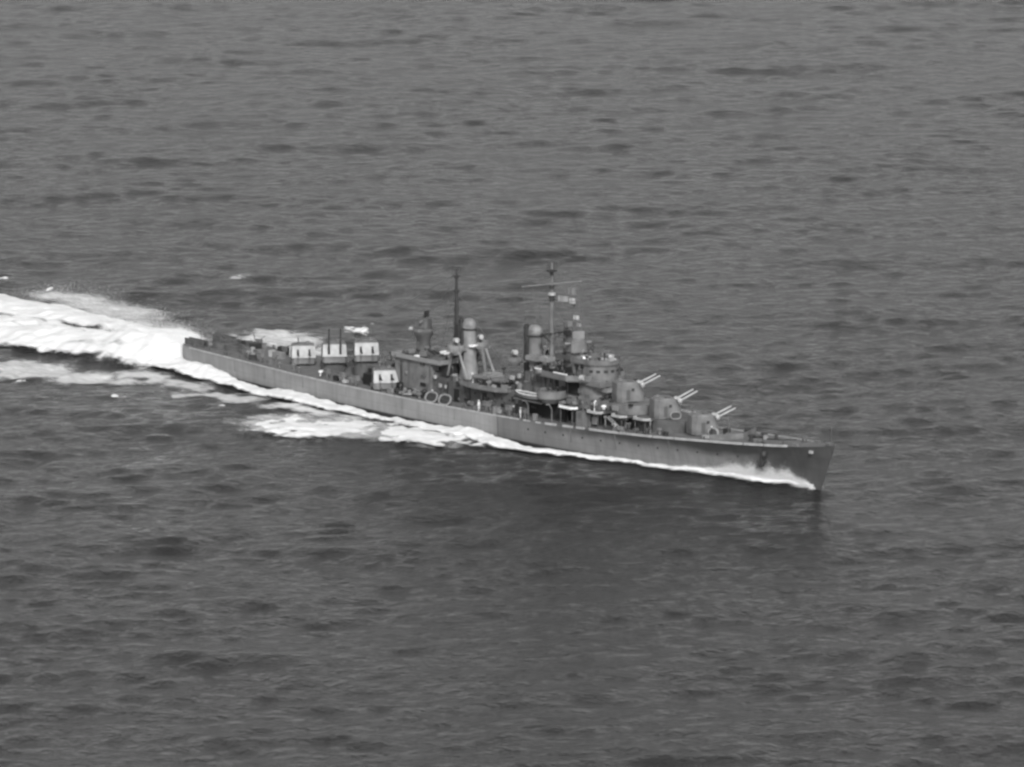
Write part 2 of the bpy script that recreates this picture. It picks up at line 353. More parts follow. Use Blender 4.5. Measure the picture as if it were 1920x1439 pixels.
for i, (cx, cy, rx, ry, g_, lb) in enumerate([
        (-10.4, 45.2, 2.3, 5.6, .85, 'crisp white breaking crest on open water above the stern turrets'),
        (-77.8, 68.6, 2.2, 4.6, .48, 'small faint whitecap alone on the water above the wake'),
        (-104.6, 29.8, 1.6, 2.6, .8, 'small bright fleck of foam at the left edge above the wake'),
        (-89.1, 29.5, .8, 1.4, .9, 'tiny white fleck just above the wake near the left edge'),
        (17.6, -32.8, 1.3, 1.6, .9, 'small white fleck of foam below the faint foam near the stern'),
        (-5.2, -36.5, 1.4, 1.6, .65, 'dim fleck of foam low at the left below the wake'),
        (38.0, -24.8, .8, 1.2, .7, 'tiny dim fleck on dark water left of the ragged foam patch')]):
    rr_ = 2 * max(rx, ry); foam_sheet('whitecap', cx - rr_, cx + rr_, cy - rr_, cy + rr_, .3, blob(cx, cy, rx, ry, 100 + i, g_), thick=.5, label=lb, cat='whitecap')

def spray(name, pts, sizes, label):          # many small drops of water, one mesh
    base = np.array([(1, 0, 0), (-1, 0, 0), (0, 1, 0), (0, -1, 0), (0, 0, 1), (0, 0, -1)], float)
    fc = np.array([(0, 2, 4), (2, 1, 4), (1, 3, 4), (3, 0, 4), (2, 0, 5), (1, 2, 5), (3, 1, 5), (0, 3, 5)])
    n = len(pts); co = (pts[:, None, :] + base[None] * sizes[:, None, None]).reshape(-1, 3); q = (fc[None] + (np.arange(n) * 6)[:, None, None]).reshape(-1, 3)
    me = bpy.data.meshes.new(name); me.vertices.add(len(co)); me.vertices.foreach_set('co', co.astype(np.float32).reshape(-1))
    me.loops.add(len(q) * 3); me.loops.foreach_set('vertex_index', q.astype(np.int32).reshape(-1))
    me.polygons.add(len(q)); me.polygons.foreach_set('loop_start', np.arange(0, len(q) * 3, 3, dtype=np.int32)); me.polygons.foreach_set('loop_total', np.full(len(q), 3, np.int32))
    me.update(calc_edges=True); me.materials.append(DROP); o = bpy.data.objects.new(name, me); COL.objects.link(o); return tag(o, label, 'spray', kind='stuff')
DROP = mat('spray_drops', .85, .9, .04, 1)
# bow spray, thrown up against the plating on both bows
N = 100000
xs = nrng.beta(1.6, 1.5, N) * 31 + 130.5; side = np.where(nrng.random(N) < .72, -1, 1)
hmax = interp(xs, [130, 136, 142, 147, 151, 155, 158.5, 161.5], [.3, .7, 1.0, 2.3, 2.0, 2.5, 1.6, .3]) * (1 + .5 * vnoise(xs, xs * 0, 1.7, 3))
zz = np.abs(nrng.normal(0, .45, N)) * hmax
hbx = interp(xs, HX, HB) + .25 + zz * .32
yy = side * (hbx + np.abs(nrng.normal(0, .45, N)))
pz = sea_h(xs, yy) + zz + .1
spray('bow_spray', np.stack([xs, yy, pz], -1), nrng.uniform(.016, .045, N), 'soft white spray thrown up against the bow at the waterline')
N = 26000
xs = -1.2 - nrng.exponential(16, N); yy = nrng.normal(0, 1, N) * interp(-xs, [0, 40, 120], [4.4, 8, 16]) + .05 * -xs
pz = sea_h(xs, yy) + .4 + nrng.exponential(.35, N)
xs2 = -18 - nrng.random(9000) ** 1.2 * 75; ys2 = interp(-xs2, [18, 40, 95], [12, 20, 31]) + nrng.normal(0, 1, 9000) * interp(-xs2, [18, 95], [3, 5]); zs2 = sea_h(xs2, ys2) + .1 + nrng.exponential(.35, 9000)
xs, yy, pz = np.concatenate([xs, xs2]), np.concatenate([yy, ys2]), np.concatenate([pz, zs2]); N = len(xs)
spray('stern_spray', np.stack([xs, yy, pz], -1), nrng.uniform(.015, .045, N), 'white spray hanging over the churned water right behind the stern')

# ------------------------------------------------------------------ the warship
ROOT = (82., 0., 0.)
ship = tag(empty('warship', ROOT), 'grey wartime cruiser under way, guns trained, throwing a long white wake', 'warship')
RL = (-82., 0, 0)
def part(mb, name, m, **k): return mb.build(name, m, ship, loc=k.pop('loc', RL), **k)
def at(x, y, z): return (x - 82, y, z)
XD = [-1.6, 0, 3, 8, 15, 25, 35, 50, 70, 90, 105, 120, 130, 140, 148, 155, 160, 163.6, 165.2]
BD = [3.4, 4.7, 5.5, 6.1, 6.6, 7.2, 7.7, 8.1, 8.2, 8.2, 8.1, 7.5, 6.8, 5.8, 4.8, 3.6, 2.4, 1.2, .12]
ZD = [4.05, 4.05, 4.03, 4.02, 4.0, 3.9, 3.75, 3.65, 3.65, 3.85, 4.2, 4.8, 5.3, 5.95, 6.45, 6.95, 7.4, 7.8, 8.1]
def deck_z(x): return float(np.interp(x, XD, ZD))
def deck_b(x): return float(np.interp(x, XD, BD))
fine = sorted(set(XD + list(np.arange(2, 164, 3.0))))
rings = []
for x in fine:
    bd = deck_b(x); zd = deck_z(x)
    rake = np.interp(x, [0, 120, 165.2], [0, 0, 3.2]); xw = x - rake
    bw_ = float(np.interp(xw, HX, HB)) if x < 165 else .06
    if x < 0: bw_ = 2.9
    half = []
    for f, bb, z in ((0, .05, -4.2), (0, bw_ * .7, -3.9), (0, bw_ * .96, -2.2), (0, bw_, -.2)): half.append((xw - (.0 if z > -1 else np.interp(x, [130, 165], [0, 1.5])), bb, z))
    for k in (.12, .3, .5, .7, .86, 1.0):
        z = zd * k; q = k ** 2.0 if x > 110 else k
        half.append((xw + rake * k, bw_ + (bd - bw_) * q, z))
    rings.append([(a, -b_, c) for a, b_, c in half] + [(a, b_, c) for a, b_, c in reversed(half)])
hm = MB(); hm.quad_loft(rings)
hull = part(hm, 'hull', 'hull', smooth=True)
# deck plate, flush inside the sheer strake
dm = MB(); top = []
for x in fine[1:-1]: top.append([(x, -deck_b(x) + .10, deck_z(x) + .005), (x, deck_b(x) - .10, deck_z(x) + .005), (x, deck_b(x) - .10, deck_z(x) + .06), (x, -deck_b(x) + .10, deck_z(x) + .06)])
dm.quad_loft(top); part(dm, 'deck', 'deck')
# sunlit deck edge painted as a pale strip, in short lengths with gaps
for sg in (-1, 1):
    x = 3.0
    while x < 157.5:
        em = MB()
        ln = rnd.uniform(3.5, 9) if x < 92 or x > 112 else rnd.uniform(1.0, 3.2)
        x1 = min(x + ln, 158); hh = .30 if x > 104 else .17
        em.quad_loft([[(q, sg * (deck_b(q) + .06), deck_z(q) - .06), (q, sg * (deck_b(q) + .06), deck_z(q) + hh), (q, sg * (deck_b(q) - .10), deck_z(q) + hh), (q, sg * (deck_b(q) - .10), deck_z(q) - .06)] for q in np.linspace(x, x1, 4)])
        x = x1 + (rnd.uniform(.15, .35) if x < 92 or x > 112 else rnd.uniform(.5, 2.0))
        part(em, 'lit_deck_edge', 'face')
    g = MB(); pts = np.arange(2, 160, 2.4)
    for q in pts: g.cyl(q, sg * (deck_b(q) - .25), deck_z(q), deck_z(q) + 1.0, .025, n=4)
    for hgt in (.5, 1.0): g.tube([(q, sg * (deck_b(q) - .25), deck_z(q) + hgt) for q in pts], .018, n=3)
    part(g, 'guard_rail', 'dull')
# anchor and hawse
for sg in (-1, 1):
    x = 152.5; yb = sg * (deck_b(x) * .83); z = deck_z(x) - 1.5
    h = MB(); h.sphere((x, yb + sg * .12, z), .62, 1.1); hw_ = h.build('hawse_pipe', 'dark', hull)
    h = MB(); h.tube([(x, yb + sg * .7, z - .1), (x, yb + sg * .78, z - 1.7)], .16); h.tube([(x - .95, yb + sg * .55, z - 1.0), (x - .5, yb + sg * .8, z - 1.7), (x, yb + sg * .85, z - 1.9), (x + .5, yb + sg * .8, z - 1.7), (x + .95, yb + sg * .55, z - 1.0)], .18)
    h.build('anchor', 'dark', hull)
# bow fairleads and chock
c = MB(); c.box(163.4, 164.4, -.5, .5, 8.0, 8.35); part(c, 'bow_chock', 'mid', bevel=.05)
for sg in (-1, 1):
    c = MB(); c.box(158.3, 159.2, sg * 2.35 - .25, sg * 2.35 + .25, deck_z(158.8), deck_z(158.8) + .5); part(c, 'bow_chock', 'mid', bevel=.05)
c = MB(); c.box(161.3, 161.9, -1.95, -1.5, 6.5, 6.95); part(c, 'hull_fairlead', 'face', bevel=.08)
c = MB(); c.tube([(164.4, 0, 8.1), (164.5, 0, 11.0)], .05); part(c, 'jackstaff', 'dull')
c = MB(); c.tube([(-.4, 0, 4.0), (-1.2, 0, 8.2)], .06); part(c, 'ensign_staff', 'dull')
# breakwater, capstans, bitts, hatches
c = MB(); c.wall([(141.5, -5.2), (144.0, 0), (141.5, 5.2)], deck_z(143) - .2, deck_z(143) + 1.0, .12, False); part(c, 'breakwater', 'mid')
for x, y in ((147.5, -1.4), (147.5, 1.4)):
    c = MB(); z = deck_z(x); c.lathe(x, y, [(.7, z), (.45, z + .2), (.4, z + .8), (.65, z + .95), (.62, z + 1.1), (.2, z + 1.2)], 14); part(c, 'capstan', 'dark', smooth=True)
for i, (x, y) in enumerate([(156, -2.2), (156, 2.2), (139.5, -4.8), (139.5, 4.8), (14, -5.6), (14, 5.6), (3.5, -4.3), (3.5, 4.3), (60, -7.3), (96, -7.3)]):
    c = MB(); z = deck_z(x); c.box(x - .6, x + .6, y - .2, y + .2, z, z + .12); c.cyl(x - .35, y, z + .1, z + .7, .15, .17, 10); c.cyl(x + .35, y, z + .1, z + .7, .15, .17, 10); part(c, 'bollard', 'dull')
for sg in (-1, 1):
    c = MB(); c.tube([(148, sg * 1.2, deck_z(148) + .2), (151, sg * 2.0, deck_z(151) + .15), (153, sg * 3.4, deck_z(153) + .12)], .11); part(c, 'anchor_chain', 'dark')

# --- gun turrets
def make_turret(x, y, z, rz, elev, pale_barrel):
    L = 5.0; W = 2.15; H = 3.45
    t = MB()
    def sec(zz, ins, front, rear):  # plan outline with cut corners
        w_ = W - ins
        return [(-rear, -w_ + .8, zz), (-rear + .7, -w_, zz), (front - .5, -w_, zz), (front, -w_ + .35, zz), (front, w_ - .35, zz), (front - .5, w_, zz), (-rear + .7, w_, zz), (-rear, w_ - .8, zz)]
    t.quad_loft([sec(.15, 0, 2.2, 2.7), sec(1.35, 0, 2.2, 2.75), sec(H - .25, .12, 1.35, 2.65), sec(H, .4, 1.0, 2.3)])
    o = t.build('gun_turret', 'mid', ship, loc=at(x, y, z), rz=rz, bevel=.05)
    b = MB(); b.cyl(0, 0, -.05, .22, 2.35, 2.35, 28); b.build('turret_base_ring', 'black', o)  # black ring draws the shadow line at the turret foot
    # sloped pale front plate with the two gun ports
    if pale_barrel: f = MB(); f.quad_loft([[(2.215 - (k - 1.4) * .445 + dd, s_ * (W - .30), k) for k, s_ in ((1.4, -1), (1.4, 1), (H - .3, 1), (H - .3, -1))] for dd in (.01, .07)]); f.build('front_plate', 'mid', o)
    else: f = MB(); f.quad_loft([[(2.215 - (k - 1.4) * .445 + dd, s_ * (W - .02 - (k - 1.3) * .05), k) for k, s_ in ((1.3, -1), (1.3, 1), (H - .12, 1), (H - .12, -1))] for dd in (.01, .08)]); f.build('front_plate', 'face', o)
    for s_ in (-1.02, 1.02):
        f = MB(); f.quad_loft([[(2.2 - (k - 1.4) * .445 + dd, s_ + yy_, k) for k, yy_ in ((1.7, -.2), (1.7, .2), (H - .7, .2), (H - .7, -.2))] for dd in (.05, .10)]); f.build('gun_port', 'mid' if pale_barrel else 'dark', o)
        e = R(elev); dx, dz = math.cos(e), math.sin(e); px_, pz_ = (2.15 if elev > 60 else 1.0), (1.5 if elev > 60 else 2.25)
        g = MB(); g.tube([(px_ + dx * q, s_, pz_ + dz * q) for q in (0.3, 2.0, 2.05, 5.0 if pale_barrel else 4.9)], .22, 10, .13); 
        g.build('gun_barrel', 'face' if pale_barrel else 'dark', o, smooth=True)  # light painted in: pale sunlit barrels forward, dark unlit ones aft
        if pale_barrel:
            g = MB(); g.sphere((px_ + dx * 1.35, s_, pz_ + dz * 1.35), .52, 1.0); g.build('canvas_bloomer', 'face', o, smooth=True)
    h = MB(); h.box(-.6, .4, -1.55, -.75, H - .02, H + .16); h.build('roof_hatch', 'dull', o, bevel=.03)
    h = MB(); h.sphere((-1.3, .9, H), .42, .9); h.build('sight_hood', 'mid', o, smooth=True)
    h = MB(); h.box(-1.2, -.5, -W - .06, -W + .02, .5, 2.2); h.build('side_door', 'dull', o, bevel=.03)
    h = MB(); h.box(-.2, .3, -W - .09, -W + .02, 2.0, 2.45); h.build('sight_port', 'dark', o)
    return o
TUR = [(134.5, 0, 5.75, 68, 22, 1), (125.4, 0, 7.2, 68, 24, 1), (116.2, 0, 8.72, 68, 22, 1),
       (29.4, 0, 4.0, -36, 0, 0), (38.2, 0, 5.35, -36, 82, 0), (47.2, 0, 6.75, -36, 0, 0), (58.7, -5.2, 3.9, -34, 2, 0), (58.7, 5.2, 3.9, 35, 6, 0)]
for i, (x, y, z, rz, el, pb) in enumerate(TUR):
    o = make_turret(x, y, z, R(rz), el, pb)
    if pb: o.scale = (.92, .92, 1)
# turret pedestals
c = MB(); c.cyl(134.5, 0, deck_z(135) - .2, 5.8, 2.1, n=24); part(c, 'barbette', 'mid')
c = MB(); c.cyl(29.4, 0, 3.6, 4.05, 2.1, n=24); part(c, 'barbette', 'mid')
c = MB(); c.cyl(125.4, 0, deck_z(126) - .2, 7.28, 2.0, n=24); part(c, 'barbette', 'mid')
c = MB(); c.cyl(38.2, 0, 3.6, 5.4, 2.0, n=24); part(c, 'barbette', 'dull')
for sg in (-1, 1):
    c = MB(); c.cyl(58.7, sg * 5.2, 3.5, 3.95, 2.3, n=24); part(c, 'barbette', 'mid')

# --- superstructure blocks
def rounded(x0, x1, yh, nose=0, tail=0, n=7):
    pts = []
    if nose: pts += [(x1 - nose + nose * math.cos(a), yh * math.sin(a)) for a in np.linspace(-math.pi / 2, math.pi / 2, n * 2)]
    else: pts += [(x1, -yh), (x1, yh)]
    if tail: pts += [(x0 + tail - tail * math.cos(a), yh * math.sin(a)) for a in np.linspace(math.pi / 2, -math.pi / 2, n * 2)]
    else: pts += [(x0, yh), (x0, -yh)]
    return pts
def block(name, m, x0, x1, yh, z0, z1, nose=0, tail=0, rim=None, cut=0):
    c = MB(); c.prism(rounded(x0, x1, yh, nose, tail), z0, z1)
    o = part(c, name, m, smooth=True)
    return o
def roofrim(o, x0, x1, yh, z, nose=0, tail=0, h=.9, m='mid', over=.3):
    c = MB(); c.prism(rounded(x0 - over, x1 + over, yh + over, nose, tail), z, z + .14); c.build('platform_floor', 'deck', o)
    c = MB(); c.wall(rounded(x0 - over, x1 + over, yh + over, nose, tail), z + .12, z + h, .1); c.build('bulwark', m, o)
def door(o, x, y, z, w_=.7, h=1.8, m='dark', sg=-1):
    c = MB(); c.box(x - w_ / 2, x + w_ / 2, y - .04 if sg < 0 else y - .02, y + .02 if sg < 0 else y + .04, z, z + h); c.build('door', m, o)
def port_lights(o, xs_, y, z, r=.2, m='black'):
    for q in xs_:
        c = MB(); c.tube([(q, y + .03, z), (q, y - .05, z)], r, 10); c.build('porthole', m, o)

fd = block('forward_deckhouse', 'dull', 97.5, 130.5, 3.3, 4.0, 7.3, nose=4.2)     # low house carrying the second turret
door(fd, 125.5, -3.3, deck_z(125) + .1); door(fd, 117.0, -3.3, deck_z(117) + .1); port_lights(fd, [113.5, 115, 119.5, 121, 123], -3.3, 6.2)
# open side decks, rims painted pale as if sunlit, shade painted black beneath
for sg in (-1, 1):
    for (x0, x1, y1) in ((106.6, 110.5, 7.3), (113.2, 116.4, 6.9), (118.7, 121.8, 6.4), (122.9, 126.3, 5.3)):
        c = MB(); c.box(x0, x1, min(sg * 3.32, sg * y1), max(sg * 3.32, sg * y1), 7.2, 7.36); w_o = part(c, 'side_platform', 'dull')
        c = MB(); arc = [(x0, sg * (y1 - 1.0)), (x0 + .1, sg * (y1 - .4)), (x0 + .5, sg * y1), (x1 - .5, sg * y1), (x1 - .1, sg * (y1 - .4)), (x1, sg * (y1 - 1.0))]
        c.wall(arc, 7.30, 7.68, .26, False); c.build('splinter_shield', 'white' if x0 < 112 else 'face', w_o)
        c = MB()
        for q in (x0 + .5, x1 - .5): c.tube([(q, sg * (y1 - .3), deck_z(q)), (q, sg * (y1 - .3), 7.2)], .09, 6)
        c.build('stanchion', 'dull', w_o)
    c = MB(); a_ = Vector((118.4, sg * 6.6, 7.2)); b_ = Vector((122.6, sg * 6.7, deck_z(122.6)))
    for dy in (-.28, .28): c.tube([a_ + Vector((0, dy, 0)), b_ + Vector((0, dy, 0))], .10, 6)
    for q in np.linspace(.05, .95, 9): p = a_.lerp(b_, q); c.box(p.x - .12, p.x + .12, p.y - .28, p.y + .28, p.z - .03, p.z + .03)
    part(c, 'ladder', 'light')
    c = MB(); c.box(111.3, 113.0, sg * 6.4 - .9, sg * 6.4 + .9, deck_z(112), 7.2); part(c, 'deck_locker', 'mid', bevel=.05)
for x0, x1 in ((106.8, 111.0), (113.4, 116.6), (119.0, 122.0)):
    c = MB(); c.box(x0, x1, -3.42, -3.26, 4.9, 7.0); c.build('shade_panel', 'black', fd)  # black panels added as the shade beneath the side decks
sd2 = block('shelter_deckhouse', 'mid', 99, 121.5, 3.9, 7.28, 8.78, nose=3.6)     # carries the third turret
port_lights(sd2, [108, 110, 112.5, 116], -3.9, 8.1)
for q, h_ in ((113.2, .5), (115.6, .35), (120.4, .4)):
    c = MB(); c.box(q - .3, q + .3, -3.6, -3.0, 8.78, 8.78 + h_); c.build('locker', 'dark', sd2)
# bridge block
bl = block('bridge_block', 'mid', 98.5, 112.6, 3.6, 8.7, 11.9, nose=3.4)
door(bl, 107.2, -3.6, 9.0, .8, 1.9, 'dull'); door(bl, 102.3, -3.6, 9.0, .8, 1.9, 'dark')
c = MB(); c.box(104.6, 107.9, -3.72, -3.55, 8.9, 11.3); c.build('shade_panel', 'black', bl)  # black panel stands for the shade under the bridge wing
c = MB(); c.box(109.9, 110.6, -3.2, -2.9, 9.2, 10.6); c.build('shade_panel', 'dark', bl)
br = block('bridge_tower', 'mid', 105.6, 112.2, 3.0, 11.86, 14.2, nose=2.9)
roofrim(br, 105.6, 112.2, 3.0, 14.2, nose=3.1, h=.95, m='mid', over=.25)
for a in range(-75, 76, 25):   # pilot house windows round the front
    c = MB(); nx, ny = math.cos(R(a)), math.sin(R(a)); px_, py_ = 109.3 + 2.9 * nx, 3.0 * ny
    t_ = Vector((-ny, nx, 0)); pts = [Vector((px_, py_, 13.0)) + t_ * s_ * .42 + Vector((nx, ny, 0)) * .04 + Vector((0, 0, hz)) for s_, hz in ((-.8, 0), (.8, 0), (.8, .42), (-.8, .42))]
    c.quad_loft([[tuple(p) for p in pts], [tuple(p - Vector((nx, ny, 0)) * .1) for p in pts]]); c.build('window', 'dark', br)
for q in (106.6, 107.8):
    c = MB(); c.box(q - .35, q + .35, -3.04, -2.95, 13.0, 13.6); c.build('window', 'dark', br)
wg = MB(); wg.prism([(99, -5.6), (107.5, -6.2), (110.6, -4.0), (110.6, 4.0), (107.5, 6.2), (99, 5.6)], 11.5, 11.7); wgo = part(wg, 'bridge_wing', 'dull')
wg = MB(); wg.wall([(110.6, -3.2), (110.4, -4.2), (107.5, -6.2), (99, -5.6), (98.9, 0), (99, 5.6), (107.5, 6.2), (110.4, 4.2), (110.6, 3.2)], 11.68, 12.6, .1, False); wg.build('bulwark', 'mid', wgo)
for x0, x1, y in ((104.2, 107.6, -6.05), (99.0, 100.6, -5.65)):
    c = MB(); c.box(x0, x1, y - .12, y + .06, 12.6, 12.78); c.build('canvas_dodger', 'white', wgo)
for x, y, sx, sy, sz in ((101.6, -3.4, 3.0, .9, .8), (106.6, -4.6, .9, .7, 1.1), (99.6, -4.2, 1.0, 1.0, 1.3), (104.2, -2.4, 1.6, 1.0, 1.4)):
    c = MB(); c.box(x - sx / 2, x + sx / 2, y - sy / 2, y + sy / 2, 11.7, 11.7 + sz); c.build('instrument_stand', 'black', wgo, bevel=.1)
# tops on the bridge roof: pale canvas screens, small rangefinders
for (x, y, l_, r_) in ((107.3, -1.6, 1.8, 10), (110.9, -.9, 1.3, 10), (112.3, .2, .9, -15), (109.0, 2.2, 1.6, 5)):
    c = MB(); c.box(-l_ / 2, l_ / 2, -.25, .25, 0, .3); o = c.build('canvas_cover', 'face', ship, loc=at(x, y, 15.1), rz=R(r_), bevel=.08)
c = MB(); c.box(112.0, 112.7, -.9, -.3, 15.0, 15.5); c.sphere((112.35, -.6, 15.7), .45); part(c, 'signal_lamp', 'face')
for x, y in ((108.6, -2.6), (111.2, -2.1), (104.5, -5.0), (101.5, -5.0), (103.0, -4.6)):
    z = 14.3 if x > 107 else 11.7
    c = MB(); c.cyl(x, y, z, z + 1.1, .18, .14, 8); c.box(x - .35, x + .35, y - .12, y + .12, z + 1.05, z + 1.3); part(c, 'pelorus', 'dark')
# director tower and forward gun director
dt = MB(); dt.lathe(102.6, 0, [(1.9, 11.6), (1.55, 12.4), (1.45, 15.2), (1.7, 15.5)], 20); dto = part(dt, 'director_tower', 'mid', smooth=True)
def director(x, y, z, m, rz, radar='mesh'):
    d = MB(); d.prism([(-1.3, -1.5), (1.2, -1.5), (1.6, -1.0), (1.6, 1.0), (1.2, 1.5), (-1.3, 1.5), (-1.6, 1.1), (-1.6, -1.1)], 0, 1.9, .93); d.prism([(-1.0, -1.2), (1.1, -1.2), (1.1, 1.2), (-1.0, 1.2)], 1.88, 2.15, .8)
    o = d.build('gun_director', m, ship, loc=at(x, y, z), rz=rz, bevel=.06)
    r_ = MB(); r_.tube([(.6, -2.5, 1.5), (.6, 2.5, 1.5)], .26, 10); r_.build('rangefinder', 'mid', o, smooth=True)
    f = MB(); n_ = 9; W_, H_ = 2.2, 1.3
    rings = []
    for i in range(n_):
        a = -1 + 2 * i / (n_ - 1); rings.append([(.5 + .45 * a * a * .6 + t_, a * W_ / 2, 2.2 + H_ * hh_) for t_, hh_ in ((0, 0), (.1, 0), (.1, 1), (0, 1))])
    f.quad_loft(rings); f.build('radar_antenna', radar, o)
    s_ = MB(); s_.tube([(0, -.6, 2.0), (.5, -.5, 2.8), (.5, .5, 2.8), (0, .6, 2.0)], .07, 6); s_.build('antenna_bracket', 'dark', o)
    return o
M['mesh'] = M['light']
director(103.0, 0, 15.4, 'mid', R(-15), 'light')
# foremast with yard, lookouts, radar
def mast(x, y, z0, z1, r0, r1, m):
    r0 *= 1.25
    c = MB(); c.tube([(x, y, z0), (x, y, z0 + (z1 - z0) * .55), (x, y, z1)], r0, 10, r1); return part(c, 'mast', m, smooth=True)
fm = mast(96.8, 0, 8.5, 29.8, .42, .16, 'mid')
def yardarm(o, x, z, half, r=.10, m='face', dx=0):
    c = MB(); c.tube([(x + dx, -half, z + half * .03), (x, 0, z), (x + dx, half, z - half * .03)], r, 8); c.build('yard', m, o)
yardarm(fm, 96.8, 26.1, 6.6, .10, 'light')
yardarm(fm, 96.8, 23.4, 2.0, .09, 'dull')
c = MB(); c.cyl(96.8, 0, 24.2, 24.6, .6, .6, 16); c.build('lookout_platform', 'face', fm, smooth=True)
c = MB(); c.cyl(96.8, 0, 27.6, 28.6, .34, .34, 10); c.box(96.2, 97.4, -.7, .7, 28.2, 28.4); c.build('homing_beacon', 'dark', fm)
c = MB(); c.cyl(96.8, 0, 23.2, 24.2, .5, .5, 10); c.cyl(96.8, 0, 25.3, 25.9, .45, .45, 10); c.build('mast_fitting', 'dark', fm)
c = MB(); c.box(96.4, 97.2, -2.2, 2.2, 17.6, 17.8); c.tube([(96.8, -2.0, 17.6), (96.8, 0, 16.0), (96.8, 2.0, 17.6)], .1, 6); c.build('crosstree', 'dark', fm)
for dy, dx in ((-1.9, -2.6), (1.9, -2.6)):
    c = MB(); c.tube([(96.8 + dx, dy, 8.5), (96.8, 0, 18.2)], .2, 8, .14); c.build('mast_leg', 'mid', fm)
for p0, p1 in [((96.8, y_, 26.0), (98.3, y_ * .85, 12.6)) for y_ in (-6.4, 6.4, -4.2, 4.2)] + [((96.8, 0, 29), (71.9, 0, 24.5)), ((96.8, 0, 28.2), (112, 0, 15.2))]:
    c = MB(); c.tube([p0, p1], .022, 3); c.build('rigging_wire', 'dull', fm)
# funnels
def funnel(x, zb, zt, rx, ry, m, flare, plat_z, lamps):
    f = MB(); f.lathe(x, 0, [(1.55 * rx, zb), (1.3 * rx, zb + 1.2), (1.05 * rx, zb + 3.2), (rx, zb + 4.5), (rx, zt - .5)], 24, 1.0, ry / rx)
    o = part(f, 'funnel', m, smooth=True)
    k = MB(); k.lathe(x + .1, 0, [(rx * .86, zt - 1.45), (rx * .98, zt - .9), (rx * .96, zt - .45), (rx * .72, zt + .05), (rx * .35, zt + .3), (rx * .1, zt + .36)], 24, 1, ry / rx); k.build('funnel_cap', 'light', o, smooth=True)
    k = MB(); k.lathe(x, 0, [(rx * 1.1, zt - 1.62), (rx * 1.16, zt - 1.55), (rx * 1.16, zt - 1.36), (rx * 1.05, zt - 1.32)], 24, 1, ry / rx); k.build('cap_band', 'dark', o, smooth=True)
    for a_, r_, top_ in ((229, .42, .1), (205, .36, .35), (255, .30, -1.7)):
        k = MB(); px_, py_ = x + (rx + .15) * math.cos(R(a_)), (ry + .15) * math.sin(R(a_)); k.tube([(px_, py_, zb + 2), (px_, py_, zt + top_)], r_, 10); k.build('steam_pipe', 'dark', o, smooth=True)
    return o
f1 = funnel(92.4, 7.2, 18.3, 1.45, 1.15, 'mid', 1, 13, 1)
f2 = funnel(75.2, 7.2, 17.3, 1.35, 1.1, 'light', 1, 13, 1)
def lamp(o, x, y, z):
    c = MB(); c.cyl(x, y, z, z + .6, .28, .2, 8); c.build('lamp_stand', 'dark', o)
    c = MB(); c.tube([(x - .45, y + .12, z + 1.0), (x + .5, y - .15, z + 1.15)], .44, 14); c.build('searchlight', 'face', o, smooth=True)
def side_plat(o, x, y, z, r, m='light', drop=1.0):
    c = MB(); c.lathe(x, y, [(r * .55, z - drop), (r, z), (r, z + .12)], 18); c.build('platform', m, o, smooth=True)
    c = MB(); c.wall(circ(x, y, r, 18), z + .1, z + .75, .08); c.build('bulwark', m, o)
for yy_ in (-2.7, 2.7): side_plat(f2, 75.0, yy_, 12.6, 1.5); lamp(f2, 75.0, yy_, 13.0)
side_plat(f1, 91.4, -3.6, 12.7, 1.35, 'mid', .8); lamp(f1, 91.4, -3.6, 13.1); side_plat(f1, 91.4, 3.6, 12.7, 1.35, 'mid', .8); lamp(f1, 91.4, 3.6, 13.1)
c = MB(); c.box(90.9, 91.9, -3.4, 3.4, 12.3, 12.55); c.build('platform_beam', 'mid', f1)
c = MB(); c.box(74.2, 75.9, -4.2, 4.2, 12.2, 12.45); c.box(76.3, 77.6, -.8, .8, 12.9, 13.1); c.build('platform_beam', 'light', f2)
c = MB(); c.cyl(76.7, -.4, 13.0, 13.25, .8, n=14); c.build('canvas_cover', 'white', f2)
for x0, x1 in ((73.2, 74.4), (78.4, 76.0)):
    for sg in (-1, 1):
        c = MB(); c.tube([(x0, sg * 3.1, 7.8), (x1, sg * 3.0, 12.3)], .22, 8); c.build('platform_strut', 'mid' if x0 < 74 else 'light', f2)
c = MB(); c.tube([(78.8, .8, 7.6), (78.0, .6, 12.6)], .3, 8); c.build('platform_strut', 'mid', f2)
# mainmast abaft the after funnel
mm = mast(71.9, 0, 9.5, 25.8, .46, .14, 'dark')
c = MB()
for z, r_ in ((24.2, .45), (21.7, .5), (20.0, .38), (18.6, .45), (16.2, .5)): c.cyl(71.9, 0, z, z + .5, r_, n=10)
c.build('mast_fitting', 'dark', mm)
yardarm(mm, 71.9, 24.6, 1.1, .06, 'dark'); yardarm(mm, 71.9, 20.2, 1.3, .06, 'dark')
c = MB(); c.prism([(71.5, -.5), (73.7, -.5), (73.7, .5), (71.5, .5)], 13.5, 16.3, .7, (.2, 0)); c.build('mast_house', 'dark', mm)
